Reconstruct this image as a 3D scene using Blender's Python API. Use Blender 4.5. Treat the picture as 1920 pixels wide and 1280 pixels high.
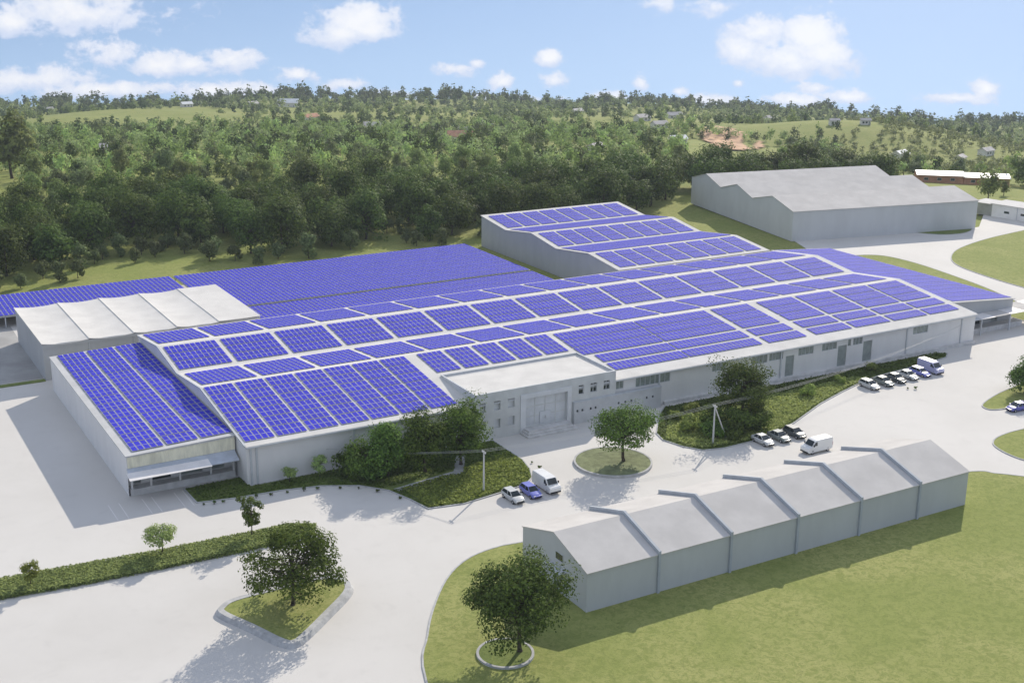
import bpy, math, random
import numpy as np
from mathutils import Vector, Matrix

for o in list(bpy.data.objects):
    bpy.data.objects.remove(o)
S = bpy.context.scene
COL = S.collection
R = math.radians

# ------------------------------------------------------------------ camera
cd = bpy.data.cameras.new('camera'); cam = bpy.data.objects.new('camera', cd); COL.objects.link(cam)
cd.sensor_fit = 'HORIZONTAL'; cd.sensor_width = 36.0; cd.lens = 36.0 * 2380 / 1920
cd.clip_start = 1.0; cd.clip_end = 20000
YAW, PITCH, ROLL, EYE = R(30.23), R(16.535), R(0.518), 75.0
fw = Vector((math.sin(YAW) * math.cos(PITCH), math.cos(YAW) * math.cos(PITCH), -math.sin(PITCH)))
rt0 = Vector((math.cos(YAW), -math.sin(YAW), 0)); up0 = rt0.cross(fw)
rt = rt0 * math.cos(ROLL) + up0 * math.sin(ROLL); up = -rt0 * math.sin(ROLL) + up0 * math.cos(ROLL)
cam.matrix_world = Matrix(((rt.x, up.x, -fw.x, 0), (rt.y, up.y, -fw.y, 0), (rt.z, up.z, -fw.z, EYE), (0, 0, 0, 1)))
S.camera = cam

# ------------------------------------------------------------------ sun, sky, exposure
SUN_EL, SUN_HEAD = R(28.3), R(52.0)          # heading clockwise from +Y
sv = Vector((math.sin(SUN_HEAD) * math.cos(SUN_EL), math.cos(SUN_HEAD) * math.cos(SUN_EL), math.sin(SUN_EL)))
sd = bpy.data.lights.new('sun', 'SUN'); sd.energy = 2.75; sd.angle = R(0.5); sd.color = (1.0, 0.92, 0.80)
sun = bpy.data.objects.new('sun', sd); COL.objects.link(sun)
sun.rotation_euler = (-sv).to_track_quat('-Z', 'Y').to_euler()
S.view_settings.view_transform = 'Standard'; S.view_settings.look = 'None'
S.view_settings.gamma = 1.0; S.view_settings.use_curve_mapping = False
S.view_settings.exposure = 0.82
S.render.engine = 'CYCLES'
S.cycles.max_bounces = 6; S.cycles.diffuse_bounces = 3; S.cycles.glossy_bounces = 2
S.cycles.transmission_bounces = 3; S.cycles.transparent_max_bounces = 8; S.cycles.volume_bounces = 0
S.cycles.use_denoising = True

class NT:
    """small node-tree helper"""
    def __init__(s, nt): s.nt = nt
    def n(s, t, **k):
        x = s.nt.nodes.new(t)
        for a, b in k.items(): setattr(x, a, b)
        return x
    def l(s, a, b): s.nt.links.new(a, b)
    def m(s, op, a, b=None, c=None, clamp=False):
        x = s.nt.nodes.new('ShaderNodeMath'); x.operation = op; x.use_clamp = clamp
        for i, q in enumerate((a, b, c)):
            if q is None: continue
            if isinstance(q, (int, float)): x.inputs[i].default_value = q
            else: s.nt.links.new(q, x.inputs[i])
        return x.outputs[0]
    def mix(s, f, a, b):
        x = s.nt.nodes.new('ShaderNodeMix'); x.data_type = 'RGBA'
        for i, q in ((0, f), (6, a), (7, b)):
            if isinstance(q, (int, float)): x.inputs[i].default_value = q
            elif isinstance(q, tuple): x.inputs[i].default_value = (*q[:3], 1)
            else: s.nt.links.new(q, x.inputs[i])
        return x.outputs[2]
    def noise(s, vec, scale, detail=4, rough=.55, dist=0):
        x = s.nt.nodes.new('ShaderNodeTexNoise'); x.inputs['Scale'].default_value = scale
        x.inputs['Detail'].default_value = detail; x.inputs['Roughness'].default_value = rough
        x.inputs['Distortion'].default_value = dist
        if vec is not None: s.nt.links.new(vec, x.inputs['Vector'])
        return x.outputs[0]
    def ss(s, v, lo, hi):
        x = s.nt.nodes.new('ShaderNodeMapRange'); x.interpolation_type = 'SMOOTHSTEP'
        s.nt.links.new(v, x.inputs[0]); x.inputs[1].default_value = lo; x.inputs[2].default_value = hi
        return x.outputs[0]

def make_world():
    w = bpy.data.worlds.new('World'); S.world = w; w.use_nodes = True
    T = NT(w.node_tree); w.node_tree.nodes.clear()
    out = T.n('ShaderNodeOutputWorld'); bg = T.n('ShaderNodeBackground'); bg.inputs[1].default_value = 0.15
    T.l(bg.outputs[0], out.inputs[0])
    tc = T.n('ShaderNodeTexCoord'); d = tc.outputs['Generated']
    # the land falls away below eye level, so the visible horizon lies under the level line: lift the sky dome's horizon down
    sep = T.n('ShaderNodeSeparateXYZ'); T.l(d, sep.inputs[0]); z = sep.outputs[2]
    zz = T.m('MULTIPLY', T.m('ADD', z, T.m('SQRT', T.m('ADD', T.m('MULTIPLY', z, z), .30))), .5)
    cz = T.n('ShaderNodeCombineXYZ'); T.l(sep.outputs[0], cz.inputs[0]); T.l(sep.outputs[1], cz.inputs[1]); T.l(zz, cz.inputs[2])
    nrm = T.n('ShaderNodeVectorMath', operation='NORMALIZE'); T.l(cz.outputs[0], nrm.inputs[0])
    sky = T.n('ShaderNodeTexSky', sky_type='NISHITA', sun_disc=False)
    sky.sun_elevation = SUN_EL; sky.sun_rotation = SUN_HEAD; sky.altitude = 1500; sky.air_density = 1.0; sky.dust_density = 0.3; sky.ozone_density = 2.2
    T.l(nrm.outputs[0], sky.inputs[0])
    az = T.m('MULTIPLY', T.m('ARCTAN2', sep.outputs[0], sep.outputs[1]), 57.2958)
    el = T.m('MULTIPLY', T.m('ARCSINE', sep.outputs[2]), 57.2958)
    cmb = T.n('ShaderNodeCombineXYZ'); T.l(az, cmb.inputs[0]); T.l(T.m('MULTIPLY', el, 1.35), cmb.inputs[1])
    p = cmb.outputs[0]
    n1 = T.noise(p, 0.5, 7, .62, .35); n2 = T.noise(p, 1.9, 6, .65, .3); pz = T.m('ADD', T.m('MAXIMUM', z, 0.0), .22)
    cp = T.n('ShaderNodeCombineXYZ'); T.l(T.m('DIVIDE', sep.outputs[0], pz), cp.inputs[0]); T.l(T.m('DIVIDE', sep.outputs[1], pz), cp.inputs[1])
    n3 = T.noise(cp.outputs[0], 1.5, 5, .55, .4)
    # cumulus: heading, elevation, half width, half height (degrees), weight
    CL = [(23.24, -2.54, 2.26, 1.14, 1.0), (22.65, -2.93, 1.9, 0.67, 0.95), (24.04, -2.88, 1.43, 0.67, 0.9), (40.87, -2.74, 1.67, 1.0, 1.0), (43.01, -2.88, 1.9, 1.24, 1.05), (43.63, -3.64, 1.79, 1.19, 1.05), (41.96, -3.79, 2.38, 1.07, 1.0), (40.23, -3.49, 1.31, 0.86, 0.85), (31.77, -3.97, 0.81, 0.45, 0.9), (32.02, -4.93, 0.9, 0.48, 0.85), (29.7, -5.02, 0.71, 0.52, 0.85), (27.53, -4.46, 1.31, 0.38, 0.7), (28.52, -4.22, 0.52, 0.31, 0.75), (17.82, -4.04, 1.48, 0.67, 1.0), (16.35, -4.25, 1.43, 0.62, 0.9), (14.92, -4.24, 1.67, 0.67, 0.8), (12.78, -3.73, 1.67, 0.81, 0.75), (20.75, -4.74, 1.48, 0.48, 0.8), (22.59, -5.11, 1.43, 0.38, 0.65), (9.13, -2.45, 1.31, 0.67, 0.95), (11.85, -2.1, 4.76, 1.0, 0.72), (9.73, -4.77, 3.57, 0.67, 0.8), (12.88, -5.23, 4.52, 0.48, 0.75), (17.53, -5.34, 3.57, 0.43, 0.65), (44.66, -5.34, 1.67, 0.4, 0.95), (43.4, -5.0, 1.07, 0.33, 0.75), (42.53, -5.54, 1.9, 0.33, 0.85), (50.34, -4.76, 0.9, 0.52, 0.85), (49.33, -5.23, 2.14, 0.36, 0.7), (34.64, -5.59, 1.19, 0.36, 0.75), (35.86, -4.99, 0.43, 0.48, 0.75), (37.49, -5.33, 0.48, 0.29, 0.75), (40.09, -4.9, 0.4, 0.26, 0.85), (39.09, -5.63, 1.9, 0.31, 0.6), (30.13, -5.78, 2.62, 0.29, 0.55), (36.59, -1.64, 0.95, 0.52, 0.5), (38.88, -1.66, 1.43, 0.48, 0.5), (24.92, -5.62, 2.14, 0.31, 0.55)]
    B = None; Hh = None
    for (a, e, sa, se, wt) in CL:
        u = T.m('DIVIDE', T.m('SUBTRACT', az, a), sa); v = T.m('DIVIDE', T.m('SUBTRACT', el, e), se)
        r2 = T.m('ADD', T.m('MULTIPLY', u, u), T.m('MULTIPLY', v, v))
        b = T.m('MULTIPLY', T.m('SUBTRACT', 1.0, T.m('SQRT', r2)), wt)
        h = T.m('ADD', b, T.m('MULTIPLY', v, 0.3 * wt))
        B = b if B is None else T.m('MAXIMUM', B, b); Hh = h if Hh is None else T.m('MAXIMUM', Hh, h)
    B = T.m('MAXIMUM', B, -1.2)
    gen = T.m('SUBTRACT', T.m('MULTIPLY', T.m('SUBTRACT', n3, 0.415), 6.0), T.m('MULTIPLY', T.ss(el, 9.0, -1.0), 1.6))   # broken cloud added over the unseen sky, cover raised to brighten shaded surfaces
    rough = T.m('ADD', T.m('MULTIPLY', T.m('SUBTRACT', n1, .5), 1.75), T.m('MULTIPLY', T.m('SUBTRACT', n2, .5), 1.0))
    dens = T.m('ADD', T.m('MAXIMUM', B, gen), rough)
    cov = T.ss(dens, 0.0, 0.42)
    lit = T.ss(T.m('ADD', T.m('ADD', Hh, T.m('MULTIPLY', rough, .85)), 0.0), 0.08, 0.98)
    ccol = T.mix(lit, (2.55, 2.85, 3.55), (3.95, 3.9, 3.9))
    base = sky.outputs[0]
    veil = T.ss(el, -0.5, -6.5)                                        # thin bright air low over the land
    gain = T.n('ShaderNodeVectorMath', operation='SCALE'); T.l(base, gain.inputs[0]); gain.inputs[3].default_value = 0.42
    base2 = T.mix(T.m('MULTIPLY', veil, .5), gain.outputs[0], (2.2, 3.0, 3.95))
    T.l(T.mix(T.m('MULTIPLY', cov, .96), base2, ccol), bg.inputs[0])
make_world()

# ------------------------------------------------------------------ materials
MATS = {}
def mat(name, c, rough=.8, var=.12, scale=.6, bump=0., bscale=None, spec=.25, c2=None, metal=0., obj_var=0., stretch=None):
    if name in MATS: return MATS[name]
    m = bpy.data.materials.new(name); m.use_nodes = True; T = NT(m.node_tree)
    b = m.node_tree.nodes['Principled BSDF']
    b.inputs['Roughness'].default_value = rough; b.inputs['Specular IOR Level'].default_value = spec; b.inputs['Metallic'].default_value = metal
    geo = T.n('ShaderNodeNewGeometry'); P = geo.outputs['Position']
    if stretch:
        mp = T.n('ShaderNodeMapping'); T.l(P, mp.inputs[0]); mp.inputs['Scale'].default_value = stretch; P = mp.outputs[0]
    c2 = c2 or tuple(x * (1 - var * 1.6) for x in c)
    hi = tuple(min(1, x * (1 + var)) for x in c)
    n = T.noise(P, scale, 6, .6)
    col = T.mix(T.ss(n, .3, .7), c2, hi)
    n2 = T.noise(P, scale * 7, 3, .6)
    col = T.mix(T.m('MULTIPLY', T.ss(n2, .45, .75), .35), col, tuple(x * (1 - var) for x in c))
    if obj_var:
        oi = T.n('ShaderNodeObjectInfo')
        hs = T.n('ShaderNodeHueSaturation'); T.l(col, hs.inputs['Color'])
        T.l(T.m('ADD', T.m('MULTIPLY', oi.outputs['Random'], obj_var), 1 - obj_var / 2), hs.inputs['Value']); col = hs.outputs[0]
    T.l(col, b.inputs['Base Color'])
    if bump:
        bm = T.n('ShaderNodeBump'); bm.inputs['Strength'].default_value = bump; bm.inputs['Distance'].default_value = .1
        T.l(T.noise(P, bscale or scale * 10, 4, .6), bm.inputs['Height']); T.l(bm.outputs[0], b.inputs['Normal'])
    MATS[name] = m; return m

def leafmat(name, c, var=.5, warm=.3, transl=.35, spec=.04):
    if name in MATS: return MATS[name]
    m = bpy.data.materials.new(name); m.use_nodes = True; T = NT(m.node_tree)
    b = m.node_tree.nodes['Principled BSDF']; out = m.node_tree.nodes['Material Output']
    b.inputs['Roughness'].default_value = .6; b.inputs['Specular IOR Level'].default_value = spec
    geo = T.n('ShaderNodeNewGeometry'); oi = T.n('ShaderNodeObjectInfo')
    r = geo.outputs['Random Per Island']
    a = tuple(x * (1 - var) for x in c); hi = (c[0] * (1 + var + warm * .6), c[1] * (1 + var), c[2] * (1 + var * .4))
    col = T.mix(r, a, hi)
    hs = T.n('ShaderNodeHueSaturation'); T.l(col, hs.inputs['Color'])
    T.l(T.m('ADD', T.m('MULTIPLY', oi.outputs['Random'], .5), .75), hs.inputs['Value'])
    T.l(T.m('ADD', T.m('MULTIPLY', oi.outputs['Random'], .035), .50), hs.inputs['Hue'])
    T.l(hs.outputs[0], b.inputs['Base Color'])
    tr = T.n('ShaderNodeBsdfTranslucent'); T.l(hs.outputs[0], tr.inputs[0])
    mx = T.n('ShaderNodeMixShader'); mx.inputs[0].default_value = transl
    T.l(b.outputs[0], mx.inputs[1]); T.l(tr.outputs[0], mx.inputs[2]); T.l(mx.outputs[0], out.inputs[0])
    MATS[name] = m; return m

def pave_mat():
    m = bpy.data.materials.new('pavement'); m.use_nodes = True; T = NT(m.node_tree); b = m.node_tree.nodes['Principled BSDF']
    b.inputs['Roughness'].default_value = .85; b.inputs['Specular IOR Level'].default_value = .2
    P = T.n('ShaderNodeNewGeometry').outputs['Position']
    col = T.mix(T.ss(T.noise(P, .035, 5, .6), .35, .65), (.575, .552, .512), (.62, .597, .557))
    col = T.mix(T.m('MULTIPLY', T.ss(T.noise(P, .35, 6, .65, .6), .5, .8), .35), col, (.49, .47, .435))
    col = T.mix(T.m('MULTIPLY', T.ss(T.noise(P, 4., 4, .7), .5, .9), .3), col, (.47, .455, .425))
    T.l(col, b.inputs['Base Color'])
    bm = T.n('ShaderNodeBump'); bm.inputs['Strength'].default_value = .15; bm.inputs['Distance'].default_value = .05
    T.l(T.noise(P, 6., 4, .6), bm.inputs['Height']); T.l(bm.outputs[0], b.inputs['Normal'])
    return m
def grass_mat(name, a, bcol, c):
    m = bpy.data.materials.new(name); m.use_nodes = True; T = NT(m.node_tree); b = m.node_tree.nodes['Principled BSDF']
    b.inputs['Roughness'].default_value = .95; b.inputs['Specular IOR Level'].default_value = .1
    P = T.n('ShaderNodeNewGeometry').outputs['Position']
    col = T.mix(T.ss(T.noise(P, .06, 5, .6, .5), .35, .65), a, bcol)
    col = T.mix(T.m('MULTIPLY', T.ss(T.noise(P, .9, 5, .7, 1.2), .44, .60), .75), col, c)
    col = T.mix(T.m('MULTIPLY', T.ss(T.noise(P, 2.4, 5, .75, 1.5), .5, .68), .6), col, tuple(x * .55 for x in c))
    T.l(col, b.inputs['Base Color'])
    bm = T.n('ShaderNodeBump'); bm.inputs['Strength'].default_value = .55; bm.inputs['Distance'].default_value = .12
    T.l(T.noise(P, 2.6, 6, .75), bm.inputs['Height']); T.l(bm.outputs[0], b.inputs['Normal'])
    return m
M_PAVE = pave_mat()
M_LAWN = grass_mat('lawn_grass', (.255, .285, .085), (.33, .335, .12), (.20, .235, .065))
M_MEADOW = grass_mat('meadow_grass', (.24, .27, .075), (.30, .305, .10), (.19, .225, .06))
M_BED = grass_mat('bed_grass', (.16, .20, .06), (.21, .25, .08), (.13, .175, .05))
M_ROOFW = mat('roof_white', (.66, .64, .60), .9, .05, .25, spec=.03)
M_ROOFG = mat('roof_grey', (.575, .55, .515), .9, .06, .2, spec=.03)
M_WALL = mat('wall_grey', (.72, .71, .69), .85, .03, .35, .12, 4., stretch=(1, 1, .35))
M_WALLD = mat('wall_dark', (.44, .45, .45), .85, .035, .35, .12, 4., stretch=(1, 1, .35))
M_OFFICE = mat('office_render', (.60, .61, .59), .85, .06, .4, .1, 5.)
M_TRIM = mat('trim_grey', (.52, .54, .55), .7, .06, .8)
M_CONC = mat('concrete', (.60, .59, .57), .9, .1, .7, .2, 6.)
M_KERB = mat('kerb_concrete', (.46, .46, .45), .9, .12, 1.2, .2, 8.)
M_CREAM = mat('cream_cladding', (.80, .76, .58), .7, .12, .5, stretch=(2.5, 1, .6))
M_AWN = mat('awning_white', (.78, .75, .72), .6, .05, .6)
M_GLASSG = mat('louvre_glass', (.27, .31, .285), .25, .18, .9, spec=.5)
M_GLASSD = mat('dark_glass', (.035, .045, .045), .12, .2, .8, spec=.6)
M_GLASSL = mat('lobby_glass', (.60, .62, .63), .3, .08, .5, spec=.55)
M_DOOR = mat('door_steel', (.29, .32, .30), .6, .1, .8)
M_FRAME = mat('panel_frame', (.47, .48, .58), .8, .05, .8, spec=.08)
M_CELL = mat('solar_cell', (.030, .030, .47), .75, .12, .35, spec=.1, c2=(.036, .036, .42))
M_RAIL = mat('mounting_rail', (.42, .43, .44), .5, .05, 1.)
M_BARK = mat('bark', (.085, .068, .05), .95, .25, 3., .4, 14.)
M_POLE = mat('pole_concrete', (.58, .58, .56), .8, .08, 2.)
M_WIRE = mat('wire', (.42, .43, .42), .6, .05, 1.)
M_YARD = mat('yard_slab', (.36, .355, .34), .9, .12, .15, .1, 3.)
M_BRICK = mat('brick_wall', (.52, .27, .17), .85, .12, .6)
M_EARTH = mat('bare_earth', (.56, .35, .21), .95, .22, .05, .4, .3)
M_TYRE = mat('tyre', (.02, .02, .02), .9, .1, 3.)
M_RIM = mat('rim', (.5, .5, .52), .35, .05, 3., metal=.7)
M_LAMP = mat('lamp_glass', (.75, .75, .72), .2, .05, 3., spec=.6)
M_TAIL = mat('tail_light', (.35, .02, .02), .3, .05, 3.)
M_LEAF = leafmat('leaf_near', (.125, .185, .045), transl=.35)
M_LEAFD = leafmat('leaf_belt', (.105, .145, .038), .45, .2, transl=.3)
M_LEAFM = leafmat('leaf_wood', (.245, .285, .10), .4, .05, transl=.35)
M_LEAFB = leafmat('leaf_bluegreen', (.155, .19, .085), .4, .2, transl=.3)
M_LEAFP = leafmat('leaf_pale', (.34, .37, .175), .35, .0)
M_LEAFK = leafmat('leaf_deep', (.085, .12, .04), .4, .05)
M_LEAFY = leafmat('leaf_yellow', (.27, .325, .085), .4, .3)
M_LEAFH = leafmat('leaf_hedge', (.35, .43, .17), .4, .2)

# ------------------------------------------------------------------ mesh helpers
class MB:
    def __init__(s): s.v = []; s.f = []; s.mi = []
    def add(s, vs, fs, mi=0):
        b = len(s.v); s.v += [tuple(x) for x in vs]; s.f += [tuple(b + i for i in f) for f in fs]; s.mi += [mi] * len(fs); return s
    def box(s, x0, x1, y0, y1, z0, z1, mi=0):
        return s.add([(x0, y0, z0), (x1, y0, z0), (x1, y1, z0), (x0, y1, z0), (x0, y0, z1), (x1, y0, z1), (x1, y1, z1), (x0, y1, z1)],
                     [(0, 3, 2, 1), (4, 5, 6, 7), (0, 1, 5, 4), (1, 2, 6, 5), (2, 3, 7, 6), (3, 0, 4, 7)], mi)
    def quad(s, a, b, c, d, mi=0): return s.add([a, b, c, d], [(0, 1, 2, 3)], mi)
    def prism(s, poly, z0, z1, mi=0, bottom=False):
        n = len(poly); vs = [(x, y, z0) for x, y in poly] + [(x, y, z1) for x, y in poly]
        fs = [tuple(range(n, 2 * n))] + [(i, (i + 1) % n, n + (i + 1) % n, n + i) for i in range(n)]
        if bottom: fs.append(tuple(range(n - 1, -1, -1)))
        return s.add(vs, fs, mi)
    def xprof(s, prof, x0, x1, mi=0):
        """closed (y,z) outline pushed along x"""
        n = len(prof); vs = [(x0, y, z) for y, z in prof] + [(x1, y, z) for y, z in prof]
        return s.add(vs, [tuple(range(n)), tuple(range(2 * n - 1, n - 1, -1))] + [(i, n + i, n + (i + 1) % n, (i + 1) % n) for i in range(n)], mi)
    def tube(s, p, q, r0, r1=None, n=6, mi=0, cap=True):
        p = Vector(p); q = Vector(q); r1 = r0 if r1 is None else r1
        d = (q - p).normalized(); a = d.orthogonal().normalized(); b = d.cross(a)
        vs = []
        for c, r in ((p, r0), (q, r1)):
            for i in range(n):
                t = 2 * math.pi * i / n; vs.append(c + (a * math.cos(t) + b * math.sin(t)) * r)
        fs = [(i, (i + 1) % n, n + (i + 1) % n, n + i) for i in range(n)]
        if cap: fs += [tuple(range(n - 1, -1, -1)), tuple(range(n, 2 * n))]
        return s.add(vs, fs, mi)
    def mesh(s, name, mats, smooth=False):
        me = bpy.data.meshes.new(name); me.from_pydata(s.v, [], s.f)
        for m in (mats if isinstance(mats, (list, tuple)) else [mats]): me.materials.append(m)
        if any(s.mi): me.polygons.foreach_set('material_index', s.mi)
        if smooth: me.polygons.foreach_set('use_smooth', [True] * len(s.f))
        me.update(); return me

def quads_mesh(name, V, F, mats, mi=None):
    me = bpy.data.meshes.new(name); V = np.ascontiguousarray(V, dtype=np.float32); F = np.ascontiguousarray(F, dtype=np.int32)
    k = F.shape[1]
    me.vertices.add(len(V)); me.vertices.foreach_set('co', V.ravel())
    me.loops.add(F.size); me.loops.foreach_set('vertex_index', F.ravel())
    me.polygons.add(len(F)); me.polygons.foreach_set('loop_start', np.arange(0, F.size, k, dtype=np.int32))
    for m in (mats if isinstance(mats, (list, tuple)) else [mats]): me.materials.append(m)
    if mi is not None: me.polygons.foreach_set('material_index', np.ascontiguousarray(mi, dtype=np.int32))
    me.update(calc_edges=True); me.validate(); return me

def tag(o, label=None, cat=None, group=None, kind=None):
    if label: o['label'] = label
    if cat: o['category'] = cat
    if group: o['group'] = group
    if kind: o['kind'] = kind
    return o
def obj(name, me, parent=None, loc=None, rot=None, **k):
    o = bpy.data.objects.new(name, me); COL.objects.link(o)
    if loc is not None: o.location = loc
    if rot is not None: o.rotation_euler = rot
    if parent is not None: o.parent = parent
    return tag(o, **k)
def thing(name, label, cat, loc=(0, 0, 0), rz=0, group=None):
    o = bpy.data.objects.new(name, None); COL.objects.link(o); o.location = loc; o.rotation_euler = (0, 0, rz)
    o.empty_display_size = .5
    return tag(o, label, cat, group)
def part(name, mb, mats, parent, smooth=False, **k):
    """a part modelled in world coordinates under a thing's Empty (or under another part)"""
    o = obj(name, mb.mesh(name, mats, smooth) if isinstance(mb, MB) else mb, parent, **k)
    if parent is not None and parent.type == 'EMPTY': o.matrix_parent_inverse = Matrix.Translation(-parent.location)
    return o
def copy_tree(o, parent=None):
    c = o.copy(); COL.objects.link(c); c.parent = parent
    for ch in o.children: copy_tree(ch, c)
    return c

def smooth_poly(P, n=6):
    P = [Vector((x, y)) for x, y in P]; out = []; N = len(P)
    for i in range(N):
        a, b, c, d = P[i - 1], P[i], P[(i + 1) % N], P[(i + 2) % N]
        for k in range(n):
            t = k / n
            q = .5 * ((2 * b) + (c - a) * t + (2 * a - 5 * b + 4 * c - d) * t * t + (3 * b - a - 3 * c + d) * t ** 3)
            out.append((q.x, q.y))
    return out
def area(P): return .5 * sum(P[i - 1][0] * P[i][1] - P[i][0] * P[i - 1][1] for i in range(len(P)))
def ccw(P): return P if area(P) > 0 else P[::-1]
def inset(P, d):
    out = []; N = len(P)
    for i in range(N):
        a, b, c = Vector(P[i - 1]), Vector(P[i]), Vector(P[(i + 1) % N])
        e1 = (b - a); e2 = (c - b)
        if e1.length < 1e-6 or e2.length < 1e-6: out.append(P[i]); continue
        n1 = Vector((-e1.y, e1.x)).normalized(); n2 = Vector((-e2.y, e2.x)).normalized()
        n = (n1 + n2)
        n = n1 if n.length < 1e-4 else n.normalized()
        k = d / max(.45, n.dot(n1)); out.append((b.x + n.x * k, b.y + n.y * k))
    return out
def kerb_ring(P, w, z1, z0=0.0, slope=0.):
    Q = inset(P, w); O = inset(P, -slope) if slope else P; n = len(P); m = MB()
    vs = [(x, y, z0) for x, y in O] + [(x, y, z1) for x, y in P] + [(x, y, z1) for x, y in Q] + [(x, y, z0) for x, y in Q]
    fs = []
    for i in range(n):
        j = (i + 1) % n
        for r in range(3): fs.append((r * n + i, r * n + j, (r + 1) * n + j, (r + 1) * n + i))
    return m.add(vs, fs)
def lawn(name, P, mat_, kw=.22, kh=.14, top=.1, slope=0., kerb=True, kmat=None):
    P = ccw(P); o = obj(name, MB().prism(inset(P, kw) if kerb else P, 0.004, top).mesh(name, mat_), kind='structure')
    if kerb: part('kerb', kerb_ring(P, kw, kh, 0.004, slope), kmat or M_KERB, o)
    return o
def inside(P, x, y):
    r = False; n = len(P)
    for i in range(n):
        (x1, y1), (x2, y2) = P[i - 1], P[i]
        if (y1 > y) != (y2 > y) and x < (x2 - x1) * (y - y1) / (y2 - y1) + x1: r = not r
    return r

# ------------------------------------------------------------------ land
PD = [0, 455, 600, 900, 1200, 1500, 1640, 1900, 2100, 2250, 2600]
PH = [0, 0, -10, -33, -57, -81, -92, -140, -178, -188, -260]
BUMPS = [(616., 620., 15., 75.)]
def hgt(x, y):
    x = np.asarray(x, float); y = np.asarray(y, float)
    d = np.hypot(x, y); a = np.degrees(np.arctan2(x, y)) - 30.23
    h0 = np.interp(d, PD, PH)
    for k in (-60, -30, 30, 60): h0 = h0 + np.interp(d + k, PD, PH)
    h0 = h0 / 5
    w = np.clip((d - 470) / 250, 0, 1)
    h = h0 - np.clip(a / 22, 0, 1) * .07 * (75 - h0) * w
    n = np.sin(x * .011 + 1.3) * np.cos(y * .009 - .4) + .6 * np.sin(x * .023 - y * .017 + 2.) + .35 * np.sin(x * .041 + y * .037)
    h = h + w * n * (2.2 + d * .0011)
    for bx, by, bh, br in BUMPS: h = h + bh * np.exp(-((x - bx) ** 2 + (y - by) ** 2) / br ** 2)
    return h
def make_land():
    ang = np.unique(np.concatenate([np.arange(-180, 180, 3.), np.arange(-8, 70, .5)]))
    rad = np.concatenate([[2, 60, 150, 250, 350, 420], np.arange(455, 1000, 14), np.arange(1000, 1800, 22), np.arange(1800, 2600, 45)])
    A, D = np.meshgrid(np.radians(ang), rad); X = D * np.sin(A); Y = D * np.cos(A); Z = hgt(X, Y) - .03
    V = np.stack([X.ravel(), Y.ravel(), Z.ravel()], 1); na = len(ang); nr = len(rad)
    i, j = np.meshgrid(np.arange(nr - 1), np.arange(na), indexing='ij'); j2 = (j + 1) % na
    F = np.stack([i * na + j, (i + 1) * na + j, (i + 1) * na + j2, i * na + j2], -1).reshape(-1, 4)[:, ::-1]
    me = quads_mesh('terrain', V, F, M_MEADOW); me.polygons.foreach_set('use_smooth', [True] * len(F))
    obj('terrain', me, kind='structure')
make_land()

PAVE = [(-120, -40), (420, -40), (420, 225), (345, 262), (331, 270), (313, 256.5), (309, 256), (249, 268), (244, 256.5), (233, 238), (212.5, 236), (200, 240), (166, 240), (157.5, 246), (157.5, 297.6), (-120, 297.6)]
obj('pavement', MB().add([(x, y, 0) for x, y in PAVE], [tuple(range(len(PAVE)))]).mesh('pavement', M_PAVE), kind='structure')
obj('yard_slab', MB().prism([(-60, 238.6), (37.9, 239.2), (38.6, 279.5), (-60, 279.5)], .004, .03).mesh('yard_slab', M_YARD), kind='structure')

LAWN_MAIN = [(42, 40), (46, 80), (53.5, 109.8), (58.2, 119.0), (62.5, 125.5), (67.2, 131.0), (71.8, 134.2), (76.6, 135.3), (82, 134.8), (110, 131.2), (140, 126.5), (154.5, 122.7), (157.1, 120.4), (160.0, 117.4), (172, 104), (215, 70), (240, 20), (140, -10), (60, 0)]
lawn('lawn', smooth_poly(LAWN_MAIN, 5), M_LAWN)
lawn('lawn', smooth_poly([(345, 249), (320.6, 246.3), (300.4, 243.0), (283.6, 238.0), (273.2, 232.0), (266.4, 224.7), (263.0, 214.9), (260.8, 198.3), (262, 178), (290, 165), (350, 170)], 4), M_LAWN)
lawn('lawn', smooth_poly([(251.0, 244.6), (256.9, 240.6), (257.8, 229.4), (254.9, 212.7), (251.8, 200.2), (246.8, 186.9), (243, 178), (238.5, 172), (235.5, 173), (235.5, 190), (236.5, 215), (240, 235), (246, 243.5)], 4), M_LAWN)
lawn('lawn', smooth_poly([(212, 156), (199.6, 149.2), (188.9, 146.4), (182.8, 144.3), (180.5, 142.8), (180.4, 140.9), (183, 140.0), (190, 139.6), (205, 141), (220, 147)], 4), M_LAWN)
lawn('lawn', smooth_poly([(190, 131.3), (177.4, 131.6), (173.7, 131.6), (169.8, 130.9), (167.2, 129.4), (166.0, 127.4), (165.4, 124.8), (165.6, 121.6), (168, 115), (180, 108), (200, 115)], 4), M_LAWN)
obj('verge', MB().prism([(158.4, 246.5), (165.8, 240.5), (165.9, 303), (158.4, 303)], .004, .03).mesh('verge', M_MEADOW), kind='structure')
lawn('verge', smooth_poly([(288, 260.5), (289.3, 258.2), (293, 253.6), (299, 251.8), (305, 253), (308.3, 256.2), (298, 259)], 4), M_BED, .15, .1, .08)
obj('verge', MB().prism([(-40, 236.7), (37.9, 236.9), (37.9, 238.3), (-40, 238.1)], .004, .18).mesh('verge', M_BED), kind='structure')
obj('verge', MB().prism([(40, 231.3), (79, 231.8), (79, 237.2), (40, 237.2)], .004, .06).mesh('verge', M_BED), kind='structure')
for x in (34.6, 36.1, 39.4, 40.8, 44.1, 45.4):
    obj('road_marking', MB().box(x, x + .1, 168.4, 174.4, .003, .007).mesh('road_marking', M_AWN), kind='structure')

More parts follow.
